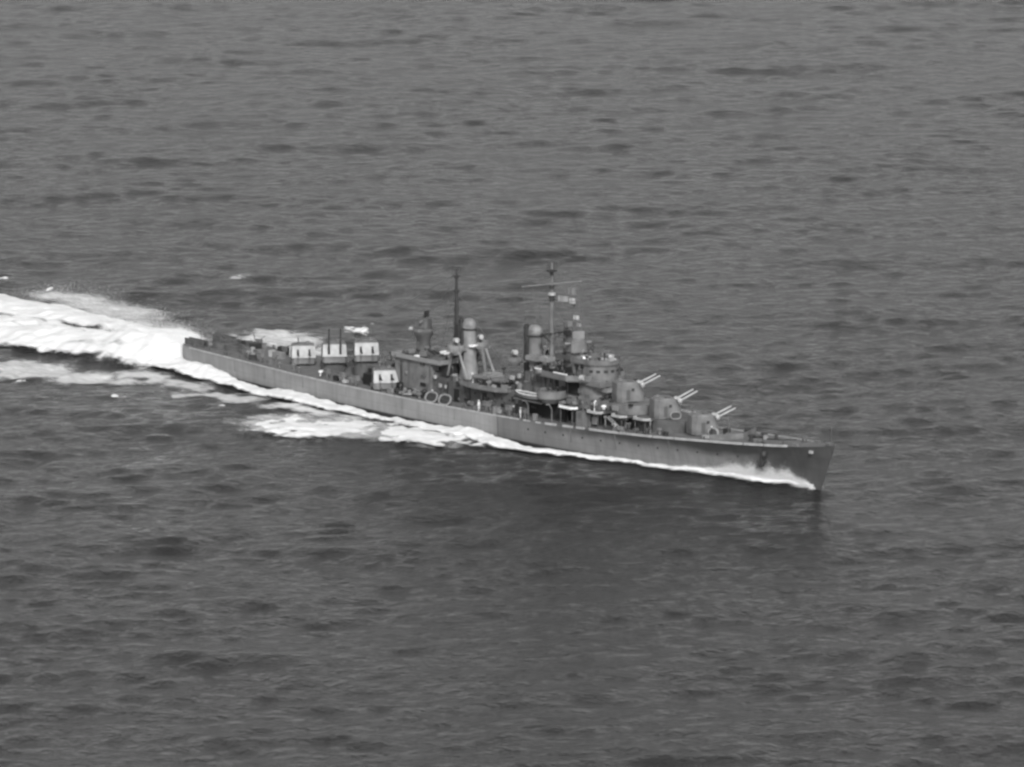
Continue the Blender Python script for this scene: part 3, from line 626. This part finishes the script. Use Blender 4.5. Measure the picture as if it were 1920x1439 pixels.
# midships deckhouse between the funnels, with torpedo mount, lockers, boats
md = block('midship_deckhouse', 'dull', 68.5, 99.5, 4.4, 3.8, 7.3)
c = MB(); c.box(96.0, 99.6, -4.5, -4.38, 4.5, 7.0); c.build('shade_panel', 'black', md)  # black panel painted in as shade below the boat skid
c = MB(); c.box(99.4, 105.6, -4.6, 4.6, 3.9, 7.0); c.build('shade_block', 'black', md)  # solid black box standing for deep shade abaft the bridge
door(md, 77.0, -4.4, 3.9, 1.6, 2.2, 'black'); door(md, 84, -4.4, 4.0, .8, 1.8); port_lights(md, [80, 82, 86.5, 89, 91], -4.4, 6.0)
c = MB(); c.prism([(79.4, -5.6), (83, -6.4), (89, -6.0), (91, -4.8), (91, 4.8), (89, 6.0), (83, 6.4), (79.4, 5.6)], 7.28, 7.5); mdp = part(c, 'boat_deck', 'mid')
c = MB(); c.wall([(78.6, -4.4), (79.4, -5.6), (83, -6.4), (89, -6.0), (91, -4.8)], 7.45, 8.1, .1, False); c.build('bulwark', 'mid', mdp)
for sg in (-1,):
    c = MB(); c.lathe(84.8, -2.6, [(1.1, 7.5), (.9, 8.1), (1.4, 8.2), (1.4, 8.4)], 18); tm = part(c, 'torpedo_mount', 'light', smooth=True)
    for k in range(4):
        c = MB(); yk = -3.8 + k * .72; c.tube([(80.8, yk, 8.72), (81.4, yk, 8.72), (87.6, yk, 8.72), (88.2, yk, 8.72)], .32, 10); c.build('torpedo_tube', 'mid', tm, smooth=True)
    c = MB(); c.box(83.6, 85.8, -4.0, -1.4, 9.05, 9.7); c.build('blast_shield', 'light', tm, bevel=.1)
for x, y, z, sx, sy, sz, m in [(79.5, 2.2, 7.5, 2.2, 1.0, .9, 'light'), (89.6, -2.6, 9.2, 1.3, .8, 1.0, 'white'), (91.0, -2.2, 9.6, .7, .7, 1.1, 'white'), (91.9, -3.4, 8.8, 1.0, .5, .6, 'white'), (87.2, -4.6, 7.6, 1.2, .6, .8, 'white'),
                               (82.3, -5.6, 7.6, 1.6, .5, .35, 'white'), (93.6, -4.4, 7.3, .5, .5, 2.0, 'light'), (94.4, -4.6, 6.3, .6, .4, .9, 'black'), (95.4, -3.6, 8.0, 1.2, 2.0, 1.6, 'dull'), (78.2, 1.6, 8.2, 1.8, .5, .4, 'white'), (76.6, 2.4, 8.0, 1.2, .5, .4, 'white'),
                               (86.5, 1.8, 7.5, 3.2, 1.6, 1.0, 'dull'), (72.0, -4.9, 7.3, .8, .5, .9, 'white'), (70.4, -3.4, 7.3, 1.6, 1.4, .8, 'dull'), (73.6, -5.0, 6.0, .5, .4, .9, 'white'), (74.9, -5.0, 6.0, .4, .4, .9, 'white')]:
    c = MB(); k_ = .62 if m == 'white' else 1; m = 'face' if m == 'white' else m; c.box(-sx / 2 * k_, sx / 2 * k_, -sy / 2 * k_, sy / 2 * k_, 0, sz * k_)
    c.build('ready_locker', m, ship, loc=at(x, y, z), rz=R(rnd.uniform(-6, 6)), bevel=.08)
c = MB(); c.prism(circ(97.0, 0, 4.0, 8), 7.28, 9.9); c.box(93.6, 99.2, -3.2, 3.2, 7.28, 11.2); part(c, 'forward_uptake_house', 'dull')
# after superstructure and director
ah = block('after_deckhouse', 'mid', 60.8, 70.6, 4.6, 3.8, 9.6); door(ah, 69.2, -4.6, 4.0, .9, 1.9, 'dull')
c = MB(); c.prism([(60.4, -5.0), (73.2, -5.0), (73.2, 5.0), (60.4, 5.0)], 9.6, 9.8); c.build('platform_floor', 'dull', ah)
c = MB(); c.wall([(61.5, -5.0), (73.2, -5.0), (73.3, 5.0), (60.4, 5.0), (60.3, -5.0)], 9.78, 10.5, .12, False); c.build('bulwark', 'light', ah)
c = MB(); c.box(70.65, 72.9, -3.0, 3.0, 7.0, 9.6); c.build('machinery_casing', 'dark', ah)
c = MB(); c.box(50.6, 60.9, -2.6, 2.6, 3.6, 6.75); ad = part(c, 'after_shelter_house', 'dull'); c = MB(); c.cyl(47.2, 0, 3.6, 6.8, 2.1, n=24); c.build('barbette', 'dull', ad)
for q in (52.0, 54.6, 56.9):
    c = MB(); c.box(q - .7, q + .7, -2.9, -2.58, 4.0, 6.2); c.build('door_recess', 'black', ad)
t = MB(); t.lathe(63.0, 0, [(1.7, 9.8), (1.25, 10.8), (1.2, 12.5), (1.7, 13.3), (1.8, 14.0)], 10); to = part(t, 'after_director_tower', 'dull', smooth=True)
t = MB(); t.wall(circ(63.0, 0, 1.8, 10), 13.95, 14.5, .1); t.build('bulwark', 'mid', to)
c = MB(); c.sphere((60.8, -1.0, 14.2), .42, .8); c.build('signal_lamp', 'face', to)
d2 = director(63.0, 0, 14.5, 'dull', R(20), 'dark'); d2.scale = (.78, .78, .85)
# gun tubs with quadruple mountings
def gun_tub(x, y, z, r, m, rz, h=1.3, drop=.9, guns=True, gm='dark'):
    c = MB(); c.lathe(0, 0, [(r * .62, -drop), (r, 0), (r, .12)], 22); o = c.build('gun_tub', m, ship, loc=at(x, y, z), rz=rz, smooth=True)
    c = MB(); c.wall(circ(0, 0, r - .04, 22), .1, h, .09); c.build('splinter_shield', m, o, smooth=True)
    if guns:
        c = MB(); c.cyl(0, 0, .12, .8, .6, .45, 12); c.box(-.7, .7, -.85, .85, .7, 1.25); c.build('gun_mounting', 'dull', o)
        for s_ in (-.6, -.35, .35, .6):
            c = MB(); c.tube([(0, s_, 1.2), (2.6, s_, 2.35)], .085, 6, .06); c.build('gun_barrel', gm, o)
    return o
gun_tub(103.2, -5.6, 8.3, 2.5, 'mid', R(-50)); gun_tub(103.2, 5.6, 8.3, 2.5, 'mid', R(50))
gun_tub(69.8, -2.6, 9.8, 1.8, 'dull', R(-70), .9, .1); gun_tub(69.8, 2.6, 9.8, 1.8, 'dull', R(70), .9, .1)
gun_tub(7.0, 0, 4.1, 2.7, 'dull', R(180), 1.1, .1, True, 'dull')
gun_tub(54.4, 5.2, 6.4, 1.9, 'dull', R(120), 1.1, 1.2)
# single light guns along the deck edge
def light_gun(x, y, rz, m='dull'):
    z = deck_z(x); c = MB(); c.cyl(0, 0, 0, 1.25, .38, .16, 10); o = c.build('light_gun', m, ship, loc=at(x, y, z), rz=rz)
    c = MB(); c.box(-.06, .06, -.75, .75, 1.0, 1.9); c.build('gun_shield', 'mid', o); c = MB(); c.tube([(-.5, 0, 1.5), (2.0, 0, 2.1)], .06, 6); c.build('gun_barrel', 'dark', o)
for x, y, a in [(15.5, -2.8, -100), (18.6, -4.2, -70), (21.5, 2.0, 90), (12.5, 3.2, 110), (24.0, -5.4, -60), (44.2, -6.4, -80), (48.8, -6.7, -70), (52.8, -6.9, -60), (88, -7.0, -70), (94, -7.0, -60), (98.0, -7.0, -80)]:
    light_gun(x, y, R(a))
for x, y, sx, sy, sz, m in [(11, -1.5, 2.4, 1.2, .8, 'dull'), (14, 1.2, 1.6, 1.6, 1.5, 'dark'), (17.2, -.5, 1.8, 1.4, .9, 'mid'), (20.5, -3.2, 1.5, 1.2, 1.1, 'mid'), (22.6, -.2, 2.2, 1.2, 1.2, 'light'), (19.4, 3.6, 2.6, 1.0, 1.3, 'dark'),
                            (23.4, 3.0, 2.0, 1.4, 1.7, 'white'), (9.2, 3.8, 2.0, 1.0, .9, 'dull'), (4, 1.6, 1.2, 1.2, .7, 'dull'), (26.0, -4.9, 1.2, .8, .7, 'mid'), (43.0, -5.6, 1.2, 1.0, 1.0, 'mid'), (46.4, -6.2, .8, .8, .9, 'black'), (50.5, -5.3, 1.0, .9, 1.2, 'light'),
                            (53.4, -4.2, 2.0, 1.6, 2.0, 'black'), (41.6, -5.2, 2.0, .7, .5, 'dark'), (62.2, -6.6, 1.6, .9, .8, 'light'), (63.0, -5.4, 1.0, .8, 1.8, 'black'), (139.0, 1.0, .9, .9, 1.2, 'dark'), (138.2, -2.6, 1.6, .9, .4, 'face'), (131, -5.2, .9, .7, .8, 'dark'), (100.5, -6.9, .7, .5, 1.1, 'light'), (90.5, -7.2, .5, .5, .9, 'light')]:
    c = MB(); c.box(-sx / 2, sx / 2, -sy / 2, sy / 2, 0, sz); c.build('deck_locker', m, ship, loc=at(x, y, deck_z(x) + .05), rz=R(rnd.uniform(-12, 12)), bevel=.1)
for x, y in ((30, -5.8), (33, -5.0), (128.5, -4.2), (131.5, 3.8), (66, -6.6), (70, -6.8), (142.6, -2), (36, -6.2), (24, -2)):
    z = deck_z(x); c = MB(); c.lathe(x, y, [(.22, z), (.22, z + .8), (.5, z + .85), (.48, z + 1.05), (.15, z + 1.2)], 10); part(c, 'mushroom_vent', 'mid', smooth=True)
for y in (-3.2, 3.2):
    c = MB()
    c.box(-.6, 5.0, y - .55, y - .42, 4.1, 5.3); c.box(-.6, 5.0, y + .42, y + .55, 4.1, 5.3)
    r_o = part(c, 'depth_charge_rack', 'dull')
    for k in range(6): c = MB(); c.tube([(.1 + k * .8, y - .4, 4.8), (.1 + k * .8, y + .4, 4.8)], .36, 10); c.build('depth_charge', 'dark', r_o)
# boat davits
for x in (99.6, 105.6):
    c = MB(); z = deck_z(x); c.tube([(x, -7.6, z), (x, -7.7, z + 2.6), (x, -8.2, z + 3.4), (x, -8.9, z + 3.5)], .12, 8); part(c, 'boat_davit', 'mid')
    c = MB(); c.tube([(x, 7.6, z), (x, 7.7, z + 2.6), (x, 8.2, z + 3.4), (x, 8.9, z + 3.5)], .12, 8); part(c, 'boat_davit', 'mid')

# ready-use fittings, pipes and posts crowding every platform
DECKS = [(98.5, 110, -5.8, -3.7, 11.7, 14), (99, 104.5, -3.2, 3.2, 11.7, 16), (104, 111.5, -2.8, 2.8, 14.3, 16), (79, 91, -5.6, 3.5, 7.5, 34), (68.6, 78.5, -4.3, 4.3, 7.3, 26),
         (61, 73, -4.6, 4.6, 9.8, 22), (51, 60.5, -2.4, 2.4, 6.75, 14), (93.8, 99, -3.1, 3.1, 11.2, 12), (106.8, 116, -6.6, -4.2, 7.36, 10), (105.5, 114, -3.7, 3.7, 8.8, 8),
         (4, 26, -5.2, 5.2, 4.06, 26), (40, 60, -7.2, -3.2, 3.85, 18), (64, 99, -7.3, -4.7, 3.85, 30), (107, 128, -6.3, -3.8, 4.9, 16), (36, 44, 3, 6.5, 3.9, 5), (139, 150, -3.5, 3.5, 6.35, 8)]
rq = random.Random(23)
for (x0, x1, y0, y1, z, n_) in DECKS:
    for k in range(n_):
        x, y = rq.uniform(x0, x1), rq.uniform(y0, y1); q = rq.random(); m_ = rq.choice(['mid', 'dull', 'dark', 'dull', 'light', 'dark', 'mid', 'face' if rq.random() < .6 else 'white'])
        if q < .35:
            h_ = rq.uniform(.5, 1.3); a_, b_ = rq.uniform(.25, .8), rq.uniform(.2, .6); c = MB(); c.box(-a_, a_, -b_, b_, 0, h_); c.build('fitting_locker', m_, ship, loc=at(x, y, z - .03), rz=rq.uniform(0, 3), bevel=.06)
        elif q < .55:
            h_ = rq.uniform(1.0, 2.8); c = MB(); c.tube([(0, 0, 0), (0, 0, h_), (.25, .1, h_ + .3)], rq.uniform(.07, .16), 7); c.build('vent_pipe', m_, ship, loc=at(x, y, z - .03), rz=rq.uniform(0, 6))
        elif q < .75:
            r_ = rq.uniform(.25, .5); c = MB(); c.lathe(0, 0, [(r_ * .6, 0), (r_ * .6, r_ * 1.6), (r_ * 1.2, r_ * 1.8), (r_, r_ * 2.3), (r_ * .3, r_ * 2.6)], 10); c.build('mushroom_vent', m_, ship, loc=at(x, y, z - .03), smooth=True)
        elif q < .9:
            c = MB(); c.tube([(0, -.45, .55), (0, .45, .55)], .42, 12); c.build('cable_reel', m_, ship, loc=at(x, y, z), rz=rq.uniform(0, 3))
        else:
            c = MB(); h_ = rq.uniform(1.2, 1.9); c.cyl(0, 0, 0, h_, .13, .1, 8); c.box(-.4, .4, -.15, .15, h_, h_ + .3); c.build('pelorus', 'dark' if m_ in ('face', 'white') else m_, ship, loc=at(x, y, z), rz=rq.uniform(0, 3))
WALLS = [(61.2, 70.4, -4.6, 4.2, 9.2, 16), (69, 98, -4.4, 4.1, 7.0, 34), (98.8, 109.0, -3.6, 8.9, 11.4, 16), (105.8, 109.2, -3.0, 12.0, 14.0, 7), (99.4, 117.6, -3.9, 7.5, 8.6, 14), (98, 126, -3.3, 4.8, 7.0, 20), (51, 60, -2.6, 3.9, 6.4, 8), (93.8, 99, -3.2, 7.6, 11.0, 10)]
for (x0, x1, y, z0, z1, n_) in WALLS:
    for k in range(n_):
        x, z = rq.uniform(x0, x1), rq.uniform(z0, z1); m_ = rq.choice(['mid', 'dull', 'dark', 'black', 'light', 'dark', 'dull'])
        if rq.random() < .3:
            c = MB(); c.tube([(x, y - .12, z0), (x, y - .12, z1)], rq.uniform(.05, .12), 6); c.build('wall_pipe', m_, ship, loc=RL)
        else:
            a_, h_, t_ = rq.uniform(.15, .7), rq.uniform(.2, .9), rq.uniform(.08, .45); c = MB(); c.box(x - a_, x + a_, y - t_, y - .004 * (k + 1), z, z + h_); c.build('wall_locker', m_, ship, loc=RL, bevel=.03)
# smaller stepped platforms round the bridge
for (x0, x1, y0, y1, z) in ((108.6, 113.4, -3.9, -1.6, 10.9), (111.2, 114.0, -2.8, 2.8, 10.0), (100.4, 104.0, -2.4, 2.4, 14.2), (94.2, 97.8, -3.6, -1.2, 13.2), (98.6, 100.6, -4.4, -2.6, 13.6)):
    c = MB(); c.box(x0, x1, y0, y1, z, z + .13); p_ = part(c, 'bridge_platform', 'dull')
    c = MB(); c.wall([(x0, y0), (x1, y0), (x1, y1), (x0, y1)], z + .12, z + .85, .07); c.build('bulwark', rq.choice(['mid', 'light', 'dull']), p_)
    c = MB(); c.tube([((x0 + x1) / 2, (y0 + y1) / 2, z), ((x0 + x1) / 2, (y0 + y1) / 2 + .6, z - 2.2)], .16, 6); c.build('stanchion', 'dark', p_)
# lattice antennas and more stays
def lattice(o, x, y, z, w_, h_, rz, m, nx=7, nz=4):
    c = MB(); d = Vector((math.cos(R(rz)), math.sin(R(rz)), 0)); p = Vector((x, y, z))
    for i in range(nx): q = p + d * (w_ * (i / (nx - 1) - .5)); c.tube([q, q + Vector((0, 0, h_))], .035, 4)
    for i in range(nz): q = p + Vector((0, 0, h_ * i / (nz - 1))); c.tube([q - d * w_ / 2, q + d * w_ / 2], .045, 4)
    c.build('radar_antenna', m, o)
lattice(fm, 96.9, 0, 28.5, 1.6, 1.3, 60, 'dark'); lattice(fm, 97.6, 0, 16.2, 2.0, 1.2, 40, 'dull'); lattice(mm, 71.9, 0, 25.2, 1.4, .9, 40, 'dark', 5, 3)
lattice(fm, 98.6, 2.0, 12.0, 1.5, 6.6, 49, 'dark', 4, 10); lattice(fm, 98.9, 3.2, 21.6, 1.6, 1.5, 49, 'dull', 6, 4); lattice(fm, 96.8, 0, 27.0, 2.6, .9, 49, 'dull', 8, 3)
for z_, m_ in ((12.6, 'dull'), (14.4, 'dark'), (16.0, 'light'), (17.4, 'dark'), (18.9, 'mid')):
    c = MB(); c.box(98.0, 99.1, 1.5, 2.6, z_, z_ + .8); c.build('mast_fitting', m_, fm, bevel=.08)
c = MB(); c.tube([(98.4, 2.0, 11.6), (98.4, 2.0, 19.6)], .16, 8, .08); c.box(97.6, 99.3, .8, 3.2, 17.0, 17.12); c.build('signal_pole', 'dull', fm)
for p0, p1 in [((96.8, 0, 25.5), (92.4, s1 * 3.8, 13.4)) for s1 in (-1, 1)] + [((96.8, 0, 22.5), (102.6, s1 * 3.0, 14.4)) for s1 in (-1, 1)] + [((71.9, 0, 24.2), (62.5, s1 * 4.5, 10.5)) for s1 in (-1, 1)] + [((71.9, 0, 22), (79.5, s1 * 5.4, 8.0)) for s1 in (-1, 1)] + [((96.8, 3.6, 26.0), (99.5, 5.2, 12.6)), ((96.8, 5.0, 25.9), (101, 5.6, 12.6)), ((71.9, 0, 25.0), (40, 0, 9)), ((96.8, 0, 27), (71.9, 0, 22.0))]:
    c = MB(); c.tube([p0, p1], .03, 3); c.build('rigging_wire', 'dull', fm if p0[0] > 90 else mm)
# scupper pipes and portholes low along the side
for x in (18, 27.5, 39, 51.5, 67, 81, 99, 110.5, 121, 133):
    hb_ = (deck_b(x) + float(np.interp(x, HX, HB))) / 2
    c = MB(); c.tube([(x, -deck_b(x) + .02, deck_z(x) - .25), (x, -(hb_ + .28 * deck_b(x)) / 1.28 - .02, deck_z(x) * .45)], .06, 6); c.build('scupper_pipe', 'mid', hull)
for k, x in enumerate(np.arange(100, 150, 4.3)):
    zf = .66; z = deck_z(x) * zf; xw = x - float(np.interp(x, [0, 120, 165.2], [0, 0, 3.2])); bw_ = float(np.interp(xw, HX, HB)); yb = bw_ + (deck_b(x) - bw_) * zf ** (2 if x > 110 else 1)
    xx = xw + (x - xw) * zf; c = MB(); c.tube([(xx, -yb + .2, z), (xx, -yb - .03, z)], .2, 10); c.build('porthole', 'black', hull)

# ------------------------------------------------------------------ loose things carried by the ship
def make_boat():
    root = empty('whaleboat', (0, 0, 0)); c = MB(); rings = []
    for x in np.linspace(-3.8, 3.8, 13):
        u = abs(x) / 3.8; b = 1.05 * (1 - u ** 2.4) + .04; sh = .25 * u * u
        rings.append([(x, -b, .95 + sh), (x, -b * .8, .35 + sh * .6), (x, 0, .02 + .3 * u ** 3), (x, b * .8, .35 + sh * .6), (x, b, .95 + sh), (x, b - .06, .93 + sh), (x, 0, .75 + sh * .4), (x, -b + .06, .93 + sh)])
    c.quad_loft(rings); c.build('boat_hull', 'mid', root, smooth=True)
    c = MB()
    for sg in (-1, 1): c.tube([(x, sg * (1.05 * (1 - (abs(x) / 3.8) ** 2.4) + .05), .97 + .25 * (abs(x) / 3.8) ** 2) for x in np.linspace(-3.7, 3.7, 13)], .07, 6)
    c.build('gunwale', 'white', root)
    c = MB()
    for x in (-2, -.7, .7, 2): c.box(x - .15, x + .15, -.85, .85, .84, .92)
    c.build('thwart', 'wood', root); return root
b1 = make_boat(); b1.location = (102.6, -8.9, 6.0); b1.rotation_euler = (0, 0, R(3)); tag(b1, 'grey whaleboat hung outboard from davits below the oval gun tub, near side', 'boat', 'boats slung amidships')
b1.location = (99.2, -6.6, 7.4); b1['label'] = 'white topped boat resting between the forward funnel and the oval gun tub'
def copy_tree(o, parent=None):
    c = o.copy(); COL.objects.link(c); c.parent = parent
    for ch in list(o.children): copy_tree(ch, c)
    return c
b2 = copy_tree(b1); b2.location = (102.6, 9.0, 4.9); b2['label'] = 'grey whaleboat hung outboard from davits on the far side of the bridge'
c = MB(); c.box(95.4, 102.6, -7.4, -4.3, 7.2, 7.4); part(c, 'boat_skid', 'dull')
def make_raft(rx=1.6, ry=1.05):
    root = empty('life_raft', (0, 0, 0)); c = MB(); n = 26; m = 10; rings = []
    for i in range(n + 1):
        a = 2 * math.pi * i / n; cx, cy = math.cos(a), math.sin(a); k = (abs(cx) ** 2.6 + abs(cy) ** 2.6) ** (-1 / 2.6)
        rings.append([(rx * cx * k + .2 * math.cos(q) * cx, ry * cy * k + .2 * math.cos(q) * cy, .2 * math.sin(q)) for q in [2 * math.pi * j / m for j in range(m)]])
    c.quad_loft(rings, True, False); c.build('float_ring', 'light', root, smooth=True)
    c = MB(); c.box(-rx + .2, rx - .2, -ry + .2, ry - .2, -.12, -.05); c.build('net_floor', 'dark', root)
    return root
raft = make_raft()
first = True
def put_raft(loc, rot, label, s=1.0):
    global first
    o = raft if first else copy_tree(raft); first = False
    o.location = loc; o.rotation_euler = tuple(R(a) for a in rot); o.scale = (s, s, s); tag(o, label, 'life raft', 'life rafts on the warship'); return o
put_raft((74.3, -7.7, 4.7), (64, 0, 4), 'after one of the two oval rafts stood on edge below the after funnel', .85)
put_raft((77.9, -7.7, 4.7), (64, 0, 4), 'forward one of the two oval rafts stood on edge below the after funnel', .85)
put_raft((128.0, -.2, 7.9), (76, 0, 66), 'life raft leaning on the side of the second gun turret from the bow', .55)
put_raft((137.1, -.2, 6.4), (76, 0, 66), 'life raft leaning on the side of the foremost gun turret', .55)
put_raft((66.0, -6.2, 4.1), (0, 0, 10), 'life raft lying flat on deck beside the waist turret', .9)
# signal flags on the halyards: plain grey and white bunting
def flag(x, y, z, w_, h, m, rz, label):
    root = empty('signal_flag', (x, y, z), R(rz)); c = MB(); n = 8
    c.quad_loft([[(w_ * i / n, .12 * math.sin(i * 1.1) + t_, q - .1 * i / n) for t_, q in ((0, 0), (.03, 0), (.03, -h), (0, -h))] for i in range(n + 1)]); c.build('cloth', m, root, smooth=True)
    c = MB(); c.tube([(0, 0, .3), (0, 0, -h - .3)], .03, 5); c.build('halyard', 'dull', root)
    return tag(root, label, 'flag', 'signal flags on the foremast halyards')
FL = [(96.8, 1.3, 24.0, 1.8, .95, 'light', 38, 'grey signal flag flying beside the mast just under the lookout platform'),
      (96.8, 3.6, 25.2, 1.3, 1.2, 'mid', 38, 'dim grey signal flag hanging below the outer end of the yard'),
      (97.0, 3.7, 23.4, 1.0, .95, 'face', 38, 'small bright white signal flag, lower flag on the outer halyard'),
      (97.6, 4.1, 20.5, 1.0, .7, 'face', 38, 'white signal flag, highest of the cluster above the forward director'),
      (98.2, 4.3, 19.2, .8, .6, 'light', 38, 'pale grey signal flag, middle one above the forward director'),
      (97.4, 2.4, 18.7, 1.0, 1.2, 'face', 38, 'large white signal flag left of the cluster above the forward director')]
FL += [(97.9, 3.2, 17.6, .9, .7, 'light', 38, 'pale flag low on the halyard just behind the forward director top'),
       (96.9, 4.6, 22.2, .8, .6, 'dull', 38, 'dark grey flag between the outer halyard pair and the lower cluster')]
for a in FL: flag(*a)
# sailors on deck, a few pixels each
def sailor(x, y, z, rz, top, label):
    root = empty('person', (x, y, z), R(rz))
    me = bpy.data.meshes.new('body'); V = [(0, 0, .92), (0, 0, 1.2), (0, 0, 1.42), (0, 0, 1.52), (0, 0, 1.68), (0, -.11, .88), (.03, -.12, .48), (0, -.13, .08), (.12, -.13, .04), (0, .11, .88), (-.03, .12, .48), (-.05, .13, .08), (.08, .13, .04), (0, -.19, 1.38), (.03, -.26, 1.12), (.15, -.24, .92), (0, .19, 1.38), (.03, .26, 1.12), (.15, .24, .92)]
    E_ = [(0, 1), (1, 2), (2, 3), (3, 4), (0, 5), (5, 6), (6, 7), (7, 8), (0, 9), (9, 10), (10, 11), (11, 12), (2, 13), (13, 14), (14, 15), (2, 16), (16, 17), (17, 18)]
    rad = [.15, .15, .15, .06, .10, .09, .065, .05, .05, .09, .065, .05, .05, .07, .05, .035, .07, .05, .035]
    me.from_pydata(V, E_, []); o = bpy.data.objects.new('body', me); COL.objects.link(o)
    sk = o.modifiers.new('s', 'SKIN'); 
    for i, r_ in enumerate(rad): me.skin_vertices[0].data[i].radius = (r_, r_)
    me.skin_vertices[0].data[0].use_root = True
    o.modifiers.new('u', 'SUBSURF').levels = 1
    me.materials.append(M[top]); o.parent = root
    c = MB(); c.sphere((0, 0, 1.70), .115, 1.15, 10, 7); c.build('head', 'skin', root, smooth=True)
    c = MB(); c.lathe(0, 0, [(.12, 1.74), (.15, 1.78), (.14, 1.84), (.05, 1.86)], 10); c.build('cap', 'white', root, smooth=True)
    return tag(root, label, 'person')
sailor(97.2, -7.3, deck_z(97.2) + .06, 200, 'white', 'person in white standing at the rail just forward of the hull paint division')
sailor(95.0, -6.9, deck_z(95) + .06, -60, 'dark', 'person in dark clothes beside the man in white at the rail')
sailor(86.3, -7.2, deck_z(86.3) + .06, -90, 'white', 'person in white at the rail between the two rafts and the davits')
sailor(138.6, -2.0, deck_z(138.6) + .06, 20, 'dark', 'person in dark clothes on the foredeck ahead of the foremost turret')
sailor(72.8, -6.2, deck_z(72.8) + .06, -30, 'light', 'person in grey standing behind the after raft of the pair')
